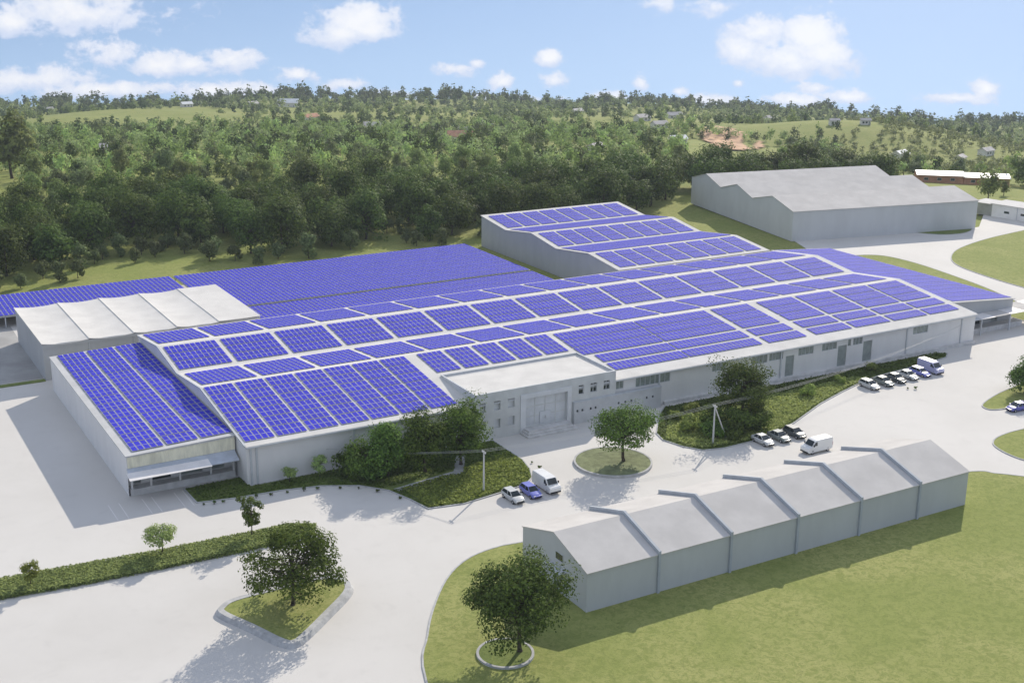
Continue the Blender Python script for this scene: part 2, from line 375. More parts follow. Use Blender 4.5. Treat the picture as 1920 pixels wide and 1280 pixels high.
# garden beds
BED_A = [(45.7, 175.0), (45.9, 168.9), (51.2, 167.8), (58.4, 167.2), (63.8, 166.0), (69.0, 163.3), (72.0, 159.6), (73.4, 154.9), (74.2, 150.9), (79.6, 149.9), (86, 150.8), (91.3, 151.8), (93.4, 153.6), (94.8, 156.6), (95.8, 160.5), (95.8, 170.2), (92.0, 170.6), (91.9, 171.2), (55.0, 171.2), (54.6, 175.4)]
BED_B = [(130.2, 169.9), (127.0, 167.0), (121.2, 160.0), (120.3, 156.9), (121.4, 152.8), (123.3, 149.9), (127, 149.0), (133.3, 149.2), (139.1, 150.4), (145.2, 152.6), (156.3, 157.9), (164.4, 160.9), (172.7, 163.6), (177.4, 164.6), (190, 165.6), (198.4, 166.8), (200.8, 168.6), (198.9, 170.2)]
lawn('garden_bed', BED_A, M_BED, .2, .14, .1)
lawn('garden_bed', BED_B, M_BED, .2, .14, .1)
CIRC = lambda cx, cy, r, n=40: [(cx + r * math.cos(2 * math.pi * i / n), cy + r * math.sin(2 * math.pi * i / n)) for i in range(n)]
RND = CIRC(107.5, 152.6, 6.2)
lawn('roundabout', RND, mat('roundabout_cover', (.20, .225, .115), .95, .2, .8, .5, 4.), .3, .38, .34)
TRI = smooth_poly([(38.6, 134.9), (39.2, 136.6), (41.2, 137.7), (46, 137.9), (52.2, 137.8), (54.7, 136.7), (55.2, 134.6), (54, 132.2), (50, 128.6), (46, 125.2), (44.1, 124.0), (42.6, 124.9), (40.6, 130)], 4)
lawn('planter_island', TRI, M_LAWN, .75, .55, .5, .35)
lawn('planter_island', CIRC(64.0, 110.7, 3.3), M_BED, .3, .34, .3)
obj('path', MB().add([(87.2, 167.2, .13), (88.6, 166.4, .13), (85.3, 160.8, .13), (84.4, 160.2, .13), (73.3, 158.6, .13), (72.9, 159.7, .13), (80, 160.9, .13), (83.9, 161.5, .13)], [(0, 7, 2, 1), (7, 6, 3, 2), (6, 5, 4, 3)]).mesh('path', M_KERB), kind='structure')

# ------------------------------------------------------------------ wall builders
def wall_y(mb, x0, x1, z0, z1, y, holes=(), depth=.3, thick=None):
    """wall facing -Y at y, rectangular openings (x0,x1,z0,z1) with reveals running to y+depth"""
    xs = sorted({x0, x1, *[h[0] for h in holes], *[h[1] for h in holes]}); zs = sorted({z0, z1, *[h[2] for h in holes], *[h[3] for h in holes]})
    for a, b in zip(xs, xs[1:]):
        for c, d in zip(zs, zs[1:]):
            mx, mz = (a + b) / 2, (c + d) / 2
            if any(h[0] < mx < h[1] and h[2] < mz < h[3] for h in holes): continue
            mb.quad((a, y, c), (b, y, c), (b, y, d), (a, y, d))
    for a, b, c, d in holes:
        Y = y + depth
        mb.quad((a, y, c), (a, Y, c), (b, Y, c), (b, y, c)); mb.quad((a, y, d), (b, y, d), (b, Y, d), (a, Y, d))
        mb.quad((a, y, c), (a, y, d), (a, Y, d), (a, Y, c)); mb.quad((b, y, c), (b, Y, c), (b, Y, d), (b, y, d))
    return mb
PANE = {}
def window_y(parent, x0, x1, z0, z1, y, n, glass, frame=M_TRIM, fw_=.09, rows=1):
    """frame with n lights wide set in an opening at depth y; every pane its own mesh"""
    m = MB(); w = (x1 - x0) / n; h = (z1 - z0) / rows
    for i in range(n + 1):
        c = x0 + i * w; a = max(x0, c - fw_ / 2); b = min(x1, c + fw_ / 2); m.box(a, b, y - .06, y + .06, z0, z1)
    for k in range(rows + 1):
        c = z0 + k * h; m.box(x0 + .003, x1 - .003, y - .052, y + .052, max(z0, c - fw_ / 2) + .002, min(z1, c + fw_ / 2) - .002)
    o = part('window', m, frame, parent)
    for i in range(n):
        for k in range(rows):
            key = (round(w, 3), round(h, 3), glass.name)
            if key not in PANE: PANE[key] = MB().box(-w / 2, w / 2, -.015, .015, -h / 2, h / 2).mesh('pane', glass)
            obj('pane', PANE[key], o, (x0 + (i + .5) * w, y + .01, z0 + (k + .5) * h))
    return o
def zat(pl, y): return pl[1] + (pl[3] - pl[1]) * (y - pl[0]) / (pl[2] - pl[0])
def roof_sheet(prof, x0, x1, t=.16):
    """profile [(y,z)] of the roof's underside, a folded sheet t thick"""
    return MB().xprof(list(prof) + [(y, z + t) for y, z in reversed(prof)], x0, x1)
def hall_walls(parent, prof, x0, x1, wmat, front=True, back=True, left=True, right=True):
    n = len(prof)
    if left: part('wall', MB().add([(x0, prof[0][0], 0)] + [(x0, y, z) for y, z in prof] + [(x0, prof[-1][0], 0)], [tuple(range(n + 2))]), wmat, parent)
    if right: part('wall', MB().add([(x1, prof[0][0], 0)] + [(x1, y, z) for y, z in prof] + [(x1, prof[-1][0], 0)], [tuple(range(n + 1, -1, -1))]), wmat, parent)
    if front: part('wall', MB().quad((x0, prof[0][0], 0), (x1, prof[0][0], 0), (x1, *prof[0]), (x0, *prof[0])), wmat, parent)
    if back: part('wall', MB().quad((x0, prof[-1][0], 0), (x0, *prof[-1]), (x1, *prof[-1]), (x1, prof[-1][0], 0)), wmat, parent)

# ------------------------------------------------------------------ solar panels
PMESH = {}
def panel_mesh(w, l):
    k = (round(w, 3), round(l, 3))
    if k not in PMESH:
        m = MB(); m.box(-w / 2, w / 2, -l / 2, l / 2, -.04, 0, 0)
        e = .055; m.box(-w / 2 + e, w / 2 - e, -l / 2 + e, l / 2 - e, -.01, .008, 1)
        PMESH[k] = m.mesh('solar_panel', [M_FRAME, M_CELL])
    return PMESH[k]
rngp = np.random.default_rng(5)
def solar_array(parent, zf, slope, x0, nx, px, ys, ly, single=None, lift=.3, fx=.93):
    """one block of panels on a roof slope. ys = row centres; single(x,y) says which are separate objects"""
    w = px * fx; th = math.atan(slope); c, s = math.cos(th), math.sin(th); l = ly / c
    V = []; F = []; MI = []; singles = []
    e = .055
    for i in range(nx):
        xc = x0 + (i + .5) * px
        for yc in ys:
            z = zf(xc, yc) + lift
            if single and single(xc, yc): singles.append((xc, yc, z)); continue
            b = len(V)
            for (hx, hy, hz) in ((w / 2, l / 2, 0), (w / 2, l / 2, -.04), (w / 2 - e, l / 2 - e, .008)):
                for sx, sy in ((-1, -1), (1, -1), (1, 1), (-1, 1)):
                    V.append((xc + sx * hx, yc + sy * hy * c - hz * s, z + sy * hy * s + hz * c))
            F += [(b, b + 1, b + 2, b + 3), (b + 8, b + 9, b + 10, b + 11)]; MI += [0, 1]
            for q in range(4): F.append((b + 4 + q, b + 4 + (q + 1) % 4, b + (q + 1) % 4, b + q)); MI.append(0)
    if V:
        o = part('solar_array', quads_mesh('solar_array', np.array(V), np.array(F), [M_FRAME, M_CELL], MI), None, parent); o['kind'] = 'stuff'
    else:
        m = MB(); y0, y1 = min(ys) - ly * .45, max(ys) + ly * .45
        for i in range(nx):
            xc = x0 + (i + .5) * px; za, zb = zf(xc, y0) + lift - .1, zf(xc, y1) + lift - .1
            m.add([(xc - .03, y0, za), (xc + .03, y0, za), (xc + .03, y1, zb), (xc - .03, y1, zb), (xc - .03, y0, za - .06), (xc + .03, y0, za - .06), (xc + .03, y1, zb - .06), (xc - .03, y1, zb - .06)],
                  [(0, 1, 2, 3), (0, 4, 5, 1), (1, 5, 6, 2), (3, 2, 6, 7), (3, 7, 4, 0)])
        o = part('solar_array', m, M_RAIL, parent)
    me = panel_mesh(w, l)
    for xc, yc, z in singles: obj('solar_panel', me, o, (xc, yc, z), (th, 0, 0))
    return o
def rows(y1, y0, n, pair=None):
    """n row centres from y1 down to y0; rows in pairs stand a little closer"""
    p = (y1 - y0) / n; g = .05 if pair else 0
    return [y1 - (i + .5) * p + (g if i % 2 else -g) for i in range(n)], p * .93

# ------------------------------------------------------------------ main factory
FS = (171.5, 6.2, 193.2, 8.9); R1 = (193.2, 8.9, 206.8, 7.5); F2 = (206.8, 7.5, 219.0, 9.1); R2 = (219.0, 9.1, 233.0, 7.5)
PROF = [(171.5, 6.2), (193.2, 8.9), (206.8, 7.5), (219.0, 9.1), (233.0, 7.5)]
FX0, FX1 = 54.5, 211.4
def factory():
    t = thing('factory_hall', 'long grey factory hall with two low ridges covered in blue solar panels', 'factory', (133, 202, 0))
    hall_walls(t, PROF, FX0, FX1, M_WALL, front=False)
    wins = [(120.9, 122.5, 4.4, 5.9, 2), (125.1, 132.6, 4.1, 5.95, 7), (142.1, 145.2, 4.3, 5.95, 3), (151.3, 155.1, 4.2, 5.95, 4), (155.6, 159.0, 4.3, 5.95, 4), (162.8, 166.6, 4.3, 5.95, 4), (168.8, 172.6, 4.35, 5.95, 4), (175.5, 176.3, 4.4, 5.95, 1), (176.9, 179.4, 4.4, 5.95, 3), (193.3, 197.5, 4.3, 5.95, 4)]
    doors = [(159.7, 161.8, .62, 4.7), (173.0, 175.3, .62, 4.8), (179.7, 182.1, .62, 4.8)]
    part('wall', wall_y(MB(), FX0, FX1, 0, 6.2, 171.5, [w[:4] for w in wins] + doors, .3), M_WALL, t)
    for a, b, c, d, n in wins: window_y(t, a, b, c, d, 171.7, n, M_GLASSG, M_TRIM)
    for a, b, c, d in doors:
        o = part('door', MB().box(a, b, 171.68, 171.76, c, d), M_DOOR, t)
        part('handle', MB().box(b - .3, b - .2, 171.62, 171.68, c + 1.0, c + 1.25), M_RIM, o)
    part('plinth', MB().box(131.2, FX1 - .1, 170.75, 171.49, .0, .6), M_CONC, t)
    for x in (55.0, 55.9, 71.6, 130.0, 158.3, 191.4, 207.2):
        part('pilaster', MB().box(x, x + .3, 171.32, 171.49, 0, 6.15), M_TRIM, t)
    part('roof', roof_sheet([(171.1, 6.2 - .4 * 2.7 / 21.7)] + PROF[1:-1] + [(233.3, 7.47)], FX0 - .15, FX1 + .15), M_ROOFW, t)
    part('gutter', MB().box(FX0 - .1, FX1 + .1, 170.93, 171.09, 6.02, 6.24), M_TRIM, t)
    for x in (54.35, 211.45):
        for a in (FS, R1, F2, R2):
            k = .18
            part('verge_trim', MB().add([(x - .1, a[0], a[1] - .05), (x + .2, a[0], a[1] - .05), (x + .2, a[2], a[3] - .05), (x - .1, a[2], a[3] - .05), (x - .1, a[0], a[1] + k), (x + .2, a[0], a[1] + k), (x + .2, a[2], a[3] + k), (x - .1, a[2], a[3] + k)],
                                        [(0, 3, 2, 1), (4, 5, 6, 7), (0, 1, 5, 4), (1, 2, 6, 5), (2, 3, 7, 6), (3, 0, 4, 7)]), M_TRIM, t)
    Z = lambda pl: (lambda x, y: zat(pl, y))
    K = lambda pl: (pl[3] - pl[1]) / (pl[2] - pl[0])
    # front slope, seven blocks of five columns; the ones nearest the gable are separate panels
    ys, ly = rows(193.0, 172.5, 12, True)
    for b in range(7): solar_array(t, Z(FS), K(FS), 54.75 + b * 5.17, 5, .95, ys, ly, (lambda x, y: True) if b < 5 else None)
    ys, ly = rows(192.95, 184.65, 5)
    for b in range(5): solar_array(t, Z(FS), K(FS), 92.9 + b * 5.5, 5, .945, ys, ly)
    for (a, n) in ((120.9, 19), (139.3, 18), (158.0, 10), (169.9, 10), (180.4, 10), (190.9, 10), (201.2, 9)):
        for (y1, y0, k) in ((192.6, 182.1, 6), (181.5, 178.15, 2), (177.6, 174.4, 2)):
            ys, ly = rows(y1, y0, k, True)
            off = 0 if a > 121 or y1 > 190 else 2
            solar_array(t, Z(FS), K(FS), a + off * .955, n - off, .955, ys, ly)
    ysf, lyf = rows(218.1, 207.7, 6, True); ysr, lyr = rows(205.1, 194.7, 6, True); ysq, lyq = rows(232.3, 220.6, 6, True)
    for b in range(15):
        x = 55.1 + b * 10.36
        solar_array(t, Z(F2), K(F2), x, 10, .945, ysf, lyf)
        solar_array(t, Z(R1), K(R1), x, 10, .945, ysr, lyr)
        solar_array(t, Z(R2), K(R2), x, 10, .945, ysq, lyq)
factory()

def annex():
    X0, X1, Y0, Y1 = 38.1, 54.3, 176.1, 231.2
    zt = lambda x, y: 6.1 + (x - X0) * .025
    t = thing('packing_shed', 'low shed at the gable end with a solar roof, cream band and loading dock', 'shed', (46, 204, 0))
    A = lambda x, y, dz=0: (x, y, zt(x, y) + dz)
    part('wall', MB().quad((X0, Y1, 0), (X0, Y0, 0), A(X0, Y0), A(X0, Y1)), M_WALL, t)
    part('wall', MB().quad((X1, Y1, 0), (X0, Y1, 0), A(X0, Y1), A(X1, Y1)), M_WALL, t)
    part('wall', MB().quad((X1, Y0, 0), (X1, Y1, 0), A(X1, Y1), A(X1, Y0)), M_WALL, t)
    part('wall', MB().quad((X0, Y0, 3.3), (X1, Y0, 3.3), A(X1, Y0), A(X0, Y0)), M_WALL, t, )
    part('cladding_band', MB().add([(X0 + .1, Y0 - .06, 4.35), (X1 - .05, Y0 - .06, 4.35), (X1 - .05, Y0 - .06, 6.3), (X0 + .1, Y0 - .06, 6.0), (X0 + .1, Y0 - .005, 4.35), (X1 - .05, Y0 - .005, 4.35), (X1 - .05, Y0 - .005, 6.3), (X0 + .1, Y0 - .005, 6.0)],
                                   [(0, 1, 2, 3), (0, 4, 5, 1), (3, 2, 6, 7), (0, 3, 7, 4), (1, 5, 6, 2)]), M_CREAM, t)
    holes = [(39.2, 40.3, 1.1, 3.0), (42.0, 44.8, 1.1, 3.05), (46.3, 49.6, 1.1, 3.05), (51.0, 53.0, 1.1, 3.05)]
    part('wall', wall_y(MB(), X0 + .01, X1 - .01, 1.0, 3.5, Y0 + 1.6, holes, .6), M_WALL, t)
    for i, h in enumerate(holes):
        o = part('dock_door', MB().box(h[0], h[1], Y0 + 2.0, Y0 + 2.08, h[2], h[3]), M_DOOR if i != 1 else M_GLASSD, t)
        for k in range(1, 4): part('slat', MB().box(h[0], h[1], Y0 + 1.97, Y0 + 2.0, h[2] + k * .48, h[2] + k * .48 + .05), M_TRIM, o)
    part('dock_platform', MB().box(X0 + .25, X1 - .2, Y0 - .15, Y0 + 1.6, 0, 1.0), M_CONC, t)
    part('soffit', MB().quad((X0, Y0, 3.3), (X0, Y0 + 1.6, 3.3), (X1, Y0 + 1.6, 3.3), (X1, Y0, 3.3)), M_WALL, t)
    for x in (X0 + .4, 41.3, 45.6, 50.3, X1 - .5): part('post', MB().box(x, x + .28, Y0 + .1, Y0 + .38, 1.0, 3.3), M_WALL, t)
    part('canopy', MB().xprof([(Y0 - .01, 4.2), (Y0 - 2.2, 3.3), (Y0 - 2.2, 3.42), (Y0 - .01, 4.32)], X0 - .1, X1 - .15), mat('canopy_sheet', (.50, .54, .60), .6, .08, .6), t)
    aw = part('awning', MB().xprof([(Y0 - 1.5, 4.15), (Y0 - 3.6, 3.75), (Y0 - 3.6, 3.82), (Y0 - 1.5, 4.22)], X0 - .5, 49.6), M_AWN, t)
    for x in (X0 - .3, 43.8, 49.3): part('bracket', MB().tube((x, Y0 - 3.4, 3.75), (x, Y0 - 1.4, 3.55), .05, n=5), M_TRIM, aw)
    part('roof', MB().add([A(X0 - .15, Y0 - .2, .02), A(X1, Y0 - .2, .02), A(X1, Y1 + .1, .02), A(X0 - .15, Y1 + .1, .02), A(X0 - .15, Y0 - .2, .2), A(X1, Y0 - .2, .2), A(X1, Y1 + .1, .2), A(X0 - .15, Y1 + .1, .2)],
                          [(0, 3, 2, 1), (4, 5, 6, 7), (0, 1, 5, 4), (1, 2, 6, 5), (2, 3, 7, 6), (3, 0, 4, 7)]), mat('roof_shed', (.52, .52, .51), .6, .06, .3), t)
    ys, ly = rows(230.9, 177.0, 28, True)
    for b in range(3): solar_array(t, zt, 0, 39.25 + b * 5.15, 5, .94, ys, ly, (lambda x, y: y < 215.5), lift=.36)
annex()

def mid_hall():
    P = [(236.3, 7.0), (249.0, 8.45), (263.5, 6.8), (275.8, 8.55), (289.0, 6.9), (302.5, 8.5)]
    t = thing('weaving_hall', 'grey three-bay hall with stepped solar roof slopes standing in the grass', 'factory', (189, 270, 0))
    hall_walls(t, P, 166.2, 211.6, M_WALLD)
    part('roof', roof_sheet([(236.0, 6.97)] + P[1:-1] + [(302.8, 8.53)], 166.0, 211.9), M_ROOFW, t)
    for i, (y1, y0) in enumerate(((248.3, 237.3), (262.9, 249.8), (274.8, 264.4), (288.4, 276.6), (301.3, 290.0))):
        pl = (*P[i], *P[i + 1]); ys, ly = rows(y1, y0, 6, True)
        if i % 2 == 0:
            for b in range(8): solar_array(t, lambda x, y: zat(pl, y), (pl[3] - pl[1]) / (pl[2] - pl[0]), 167.5 + b * 5.43, 5, .95, ys, ly)
        else: solar_array(t, lambda x, y: zat(pl, y), (pl[3] - pl[1]) / (pl[2] - pl[0]), 167.0, 46, .955, ys, ly)
mid_hall()

def white_hall():
    X0, X1, Y0, Y1, H = 38.0, 79.6, 237.4, 266.0, 6.6
    t = thing('curved_roof_hall', 'grey hall with pale roof of five shallow curved bays', 'hall', (59, 252, 0))
    w = (X1 - X0) / 5
    part('wall', MB().quad((X0, Y1, 0), (X0, Y0, 0), (X0, Y0, H), (X0, Y1, H)), M_WALLD, t)
    part('wall', MB().quad((X1, Y0, 0), (X1, Y1, 0), (X1, Y1, H), (X1, Y0, H)), M_WALLD, t)
    part('wall', MB().quad((X0, Y0, 0), (X1, Y0, 0), (X1, Y0, H), (X0, Y0, H)), M_WALLD, t)
    part('wall', MB().quad((X1, Y1, 0), (X0, Y1, 0), (X0, Y1, H), (X1, Y1, H)), M_WALLD, t)
    for i in range(1, 5): part('downpipe', MB().box(X0 + i * w - .08, X0 + i * w + .08, Y0 - .2, Y0 - .01, 0, H), M_TRIM, t)
    for i in range(5):
        m = MB(); n = 14; a = X0 + i * w + (.0 if i else -.2); b = X0 + (i + 1) * w + (.0 if i < 4 else .2); top = []; bot = []
        for k in range(n + 1):
            u = k / n; x = a + (b - a) * u
            dip = -1.35 * (u * (1 - u)) * 1.0 - (.12 * u if i < 4 else 0)
            z = H + .62 + (dip if i < 4 else dip * .2)
            top.append((x, z)); bot.append((x, z - .14))
        out = bot + top[::-1]; N = len(out)
        vs = [(x, Y0 - .4, z) for x, z in out] + [(x, Y1 + .4, z) for x, z in out]
        m.add(vs, [tuple(range(N)), tuple(range(2 * N - 1, N - 1, -1))] + [(q, N + q, N + (q + 1) % N, (q + 1) % N) for q in range(N)])
        part('roof_bay', m, M_ROOFW, t)
    part('fascia', MB().box(X0 - .1, X1 + .1, Y0 - .3, Y0 - .02, H - .25, H + .3), M_WALLD, t)
    part('fascia', MB().box(X0 - .12, X0 - .01, Y0, Y1, H - .2, H + .35), M_WALLD, t)
white_hall()

def canopies():
    def one(label, x0, x1, y0, y1, z, ny):
        t = thing('solar_canopy', label, 'canopy', ((x0 + x1) / 2, (y0 + y1) / 2, 0), group='low solar canopies behind the factory')
        part('deck', MB().box(x0, x1, y0, y1, z - .14, z), M_RAIL, t)
        nx = max(2, round((x1 - x0) / 12))
        for i in range(nx + 1):
            for y in (y0 + .5, y1 - .5):
                x = x0 + .4 + (x1 - x0 - .8) * i / nx
                part('post', MB().box(x - .12, x + .12, y - .12, y + .12, 0, z - .14), M_TRIM, t)
        for yb in (y0 + .5, y1 - .5): part('beam', MB().box(x0 + .1, x1 - .1, yb - .1, yb + .1, z - .42, z - .145), M_TRIM, t)
        ys, ly = rows(y1 - .15, y0 + .15, ny, True)
        n = int((x1 - x0 - .2) / 1.02)
        solar_array(t, lambda x, y: z, 0, x0 + .1, n, (x1 - x0 - .2) / n, ys, ly, lift=.12, fx=.9)
    one('narrow low solar canopy on posts behind the curved-roof hall', 24.0, 77.9, 278.2, 297.2, 2.6, 11)
    one('wide low solar canopy bordering the lawn below the tree belt', 78.7, 157.9, 262.2, 297.0, 2.6, 20)
    one('long low solar canopy strip directly behind the factory ridge', 80.3, 157.9, 240.0, 261.4, 2.5, 12)
canopies()

def office():
    X0, X1, Y0, Y1, H = 92.8, 120.4, 170.9, 183.3, 8.1
    t = thing('office_block', 'two-storey grey office block with flat pale roof and wide glazed entrance', 'office', (106.6, 177, 0))
    lw = [(93.4, 94.7, 4.9, 6.5), (96.3, 97.5, 4.9, 6.5), (98.9, 100.2, 4.9, 6.5), (93.6, 94.8, 1.8, 3.4), (96.3, 97.5, 1.8, 3.4), (98.9, 100.2, 1.8, 3.4)]
    rw = [(112.8, 113.8, 5.0, 6.6), (115.2, 116.5, 5.0, 6.6), (117.9, 119.2, 5.0, 6.6)]
    ent = (102.3, 110.5, .9, 6.0)
    part('wall', wall_y(MB(), X0, X1, 0, H, Y0, lw + rw + [ent], .55), M_OFFICE, t)
    part('wall', MB().quad((X0, Y1, 0), (X0, Y0, 0), (X0, Y0, H), (X0, Y1, H)), M_OFFICE, t)
    part('wall', MB().quad((X1, Y0, 0), (X1, Y1, 0), (X1, Y1, H), (X1, Y0, H)), M_OFFICE, t)
    part('wall', MB().quad((X1, Y1, 0), (X0, Y1, 0), (X0, Y1, H), (X1, Y1, H)), M_OFFICE, t)
    part('roof', MB().box(X0 + .3, X1 - .3, Y0 + .3, Y1 - .3, H - .5, H - .42), M_ROOFW, t)
    p = MB(); p.box(X0 + .001, X1 - .001, Y0 + .001, Y0 + .3, H - .6, H + .002); p.box(X0 + .001, X1 - .001, Y1 - .3, Y1 - .001, H - .6, H + .002)
    p.box(X0 + .001, X0 + .3, Y0 + .3, Y1 - .3, H - .6, H + .002); p.box(X1 - .3, X1 - .001, Y0 + .3, Y1 - .3, H - .6, H + .002)
    part('parapet', p, M_TRIM, t)
    for a, b, c, d in lw: window_y(t, a, b, c, d, Y0 + .4, 1, M_GLASSL, M_OFFICE, .08)
    for a, b, c, d in rw: window_y(t, a, b, c, d, Y0 + .25, 2 if b - a > 1.1 else 1, M_GLASSD, M_TRIM, .09, 2)
    window_y(t, *ent, Y0 + .45, 4, M_GLASSL, M_OFFICE, .16, 3)
    f = MB(); f.box(101.3, 102.29, Y0 - .16, Y0 - .002, .05, 6.8); f.box(110.51, 111.3, Y0 - .16, Y0 - .002, .05, 6.8); f.box(102.29, 110.51, Y0 - .16, Y0 - .002, 6.01, 6.8)
    part('entrance_frame', f, mat('frame_render', (.68, .69, .69), .8, .05, .5), t)
    for i, (y, z) in enumerate(((168.0, .3), (168.5, .6), (169.0, .9))):
        part('step', MB().box(101.2 + i * .35, 111.0 - i * .35, y, Y0 - .17, z - .3 + (.002 if i else 0), z), M_CONC, t)
    d = part('door', MB().box(105.3, 107.5, Y0 + .3, Y0 + .38, .92, 3.1), M_GLASSL, t)
    part('handle', MB().box(106.3, 106.5, Y0 + .25, Y0 + .3, 1.8, 2.3), M_RIM, d)
    s = thing('service_block', 'low one-storey grey block with small square vents beside the office', 'building', (120, 170.6, 0))
    hs = [(x - .2, x + .2, 2.05, 2.5) for x in (112.3, 113.3, 115.0, 116.0, 120.8, 122.2, 123.5, 126.8, 128.1)]
    part('wall', wall_y(MB(), 111.62, 129.9, 0, 3.78, 170.35, hs, .3), mat('service_render', (.54, .55, .55), .85, .06, .4, .1, 5.), s)
    part('wall', MB().quad((129.9, 170.35, 0), (129.9, 171.49, 0), (129.9, 171.49, 3.78), (129.9, 170.35, 3.78)), MATS['service_render'], s)
    part('wall', MB().quad((111.62, 170.35, 0), (111.62, 170.35, 3.78), (111.62, 170.89, 3.78), (111.62, 170.89, 0)), MATS['service_render'], s)
    part('roof', MB().box(111.6, 120.38, 170.31, 170.89, 3.781, 3.9).box(120.42, 129.95, 170.31, 171.31, 3.781, 3.9), M_TRIM, s)
    for h in hs: part('vent', MB().box(h[0], h[1], 170.55, 170.6, h[2], h[3]), M_GLASSD, s)
office()

def east_wing():
    X0, X1, Y0, Y1 = 211.7, 231.0, 178.0, 235.4
    zt = lambda x, y: 7.05 - (x - X0) * .075
    t = thing('east_wing', 'lean-to wing at the far gable with solar roof and open loading canopy', 'building', (221, 206, 0))
    A = lambda x, y, d=0: (x, y, zt(x, y) + d)
    hs = [(214.0, 216.0, 1.2, 3.0), (218.2, 221.2, 1.2, 3.0), (224.5, 226.5, 1.2, 3.0)]
    part('wall', wall_y(MB(), X0, X1, 0, 3.4, Y0, hs, .5).quad((X0, Y0, 3.4), (X1, Y0, 3.4), A(X1, Y0), A(X0, Y0)), M_WALLD, t)
    part('wall', MB().quad((X1, Y0, 0), (X1, Y1, 0), A(X1, Y1), A(X1, Y0)), M_WALLD, t)
    part('wall', MB().quad((X1, Y1, 0), (X0, Y1, 0), A(X0, Y1), A(X1, Y1)), M_WALLD, t)
    for i, h in enumerate(hs): part('dock_door', MB().box(h[0], h[1], Y0 + .4, Y0 + .46, h[2], h[3]), M_GLASSD if i == 1 else M_DOOR, t)
    part('roof', MB().add([A(X0, Y0 - .3, .02), A(X1 + .3, Y0 - .3, .02), A(X1 + .3, Y1 + .2, .02), A(X0, Y1 + .2, .02), A(X0, Y0 - .3, .2), A(X1 + .3, Y0 - .3, .2), A(X1 + .3, Y1 + .2, .2), A(X0, Y1 + .2, .2)],
                          [(0, 3, 2, 1), (4, 5, 6, 7), (0, 1, 5, 4), (1, 2, 6, 5), (2, 3, 7, 6), (3, 0, 4, 7)]), M_ROOFW, t)
    part('dock_platform', MB().box(X0 + .1, X1 + 1.0, Y0 - 2.2, Y0 - .01, .0, 1.1), M_CONC, t)
    for i, (a, b, m) in enumerate(((211.9, 214.2, mat('canopy_orange', (.72, .36, .18), .7, .1, .8)), (214.25, 217.3, M_TRIM), (217.35, 221.5, M_AWN), (221.55, 226.3, M_ROOFG), (226.35, 231.2, M_AWN), (231.25, 236.0, M_ROOFG), (236.05, 239.0, M_AWN))):
        part('canopy_panel', MB().box(a, b, Y0 - 3.6, Y0 - .05 if b < 231.1 else Y0 + 3, 3.55 + i * .012, 3.65 + i * .012), m, t)
    for x in (217.3, 226.3, 236.4): part('post', MB().box(x - .15, x + .15, Y0 - 3.5, Y0 - 3.2, 0, 3.54), M_TRIM, t)
    ys, ly = rows(Y1 - .3, Y0 + .3, 34, True)
    # panels lean with the roof: rows run across the fall
    V = []; F = []; MI = []; e = .055
    for i in range(19):
        for k, yc in enumerate(ys):
            if i in (6, 13) and k % 2: pass
            xc = X0 + .5 + (i + .5) * .99; w = .46; l = ly / 2
            b = len(V)
            for (hx, hy, hz) in ((w, l, .22), (w, l, .18), (w - e, l - e, .228)):
                for sx, sy in ((-1, -1), (1, -1), (1, 1), (-1, 1)): V.append((xc + sx * hx, yc + sy * hy, zt(xc + sx * hx, yc) + hz + .08))
            F += [(b, b + 1, b + 2, b + 3), (b + 8, b + 9, b + 10, b + 11)]; MI += [0, 1]
            for q in range(4): F.append((b + 4 + q, b + 4 + (q + 1) % 4, b + (q + 1) % 4, b + q)); MI.append(0)
    part('solar_array', quads_mesh('solar_array', np.array(V), np.array(F), [M_FRAME, M_CELL], MI), None, t)['kind'] = 'stuff'
east_wing()

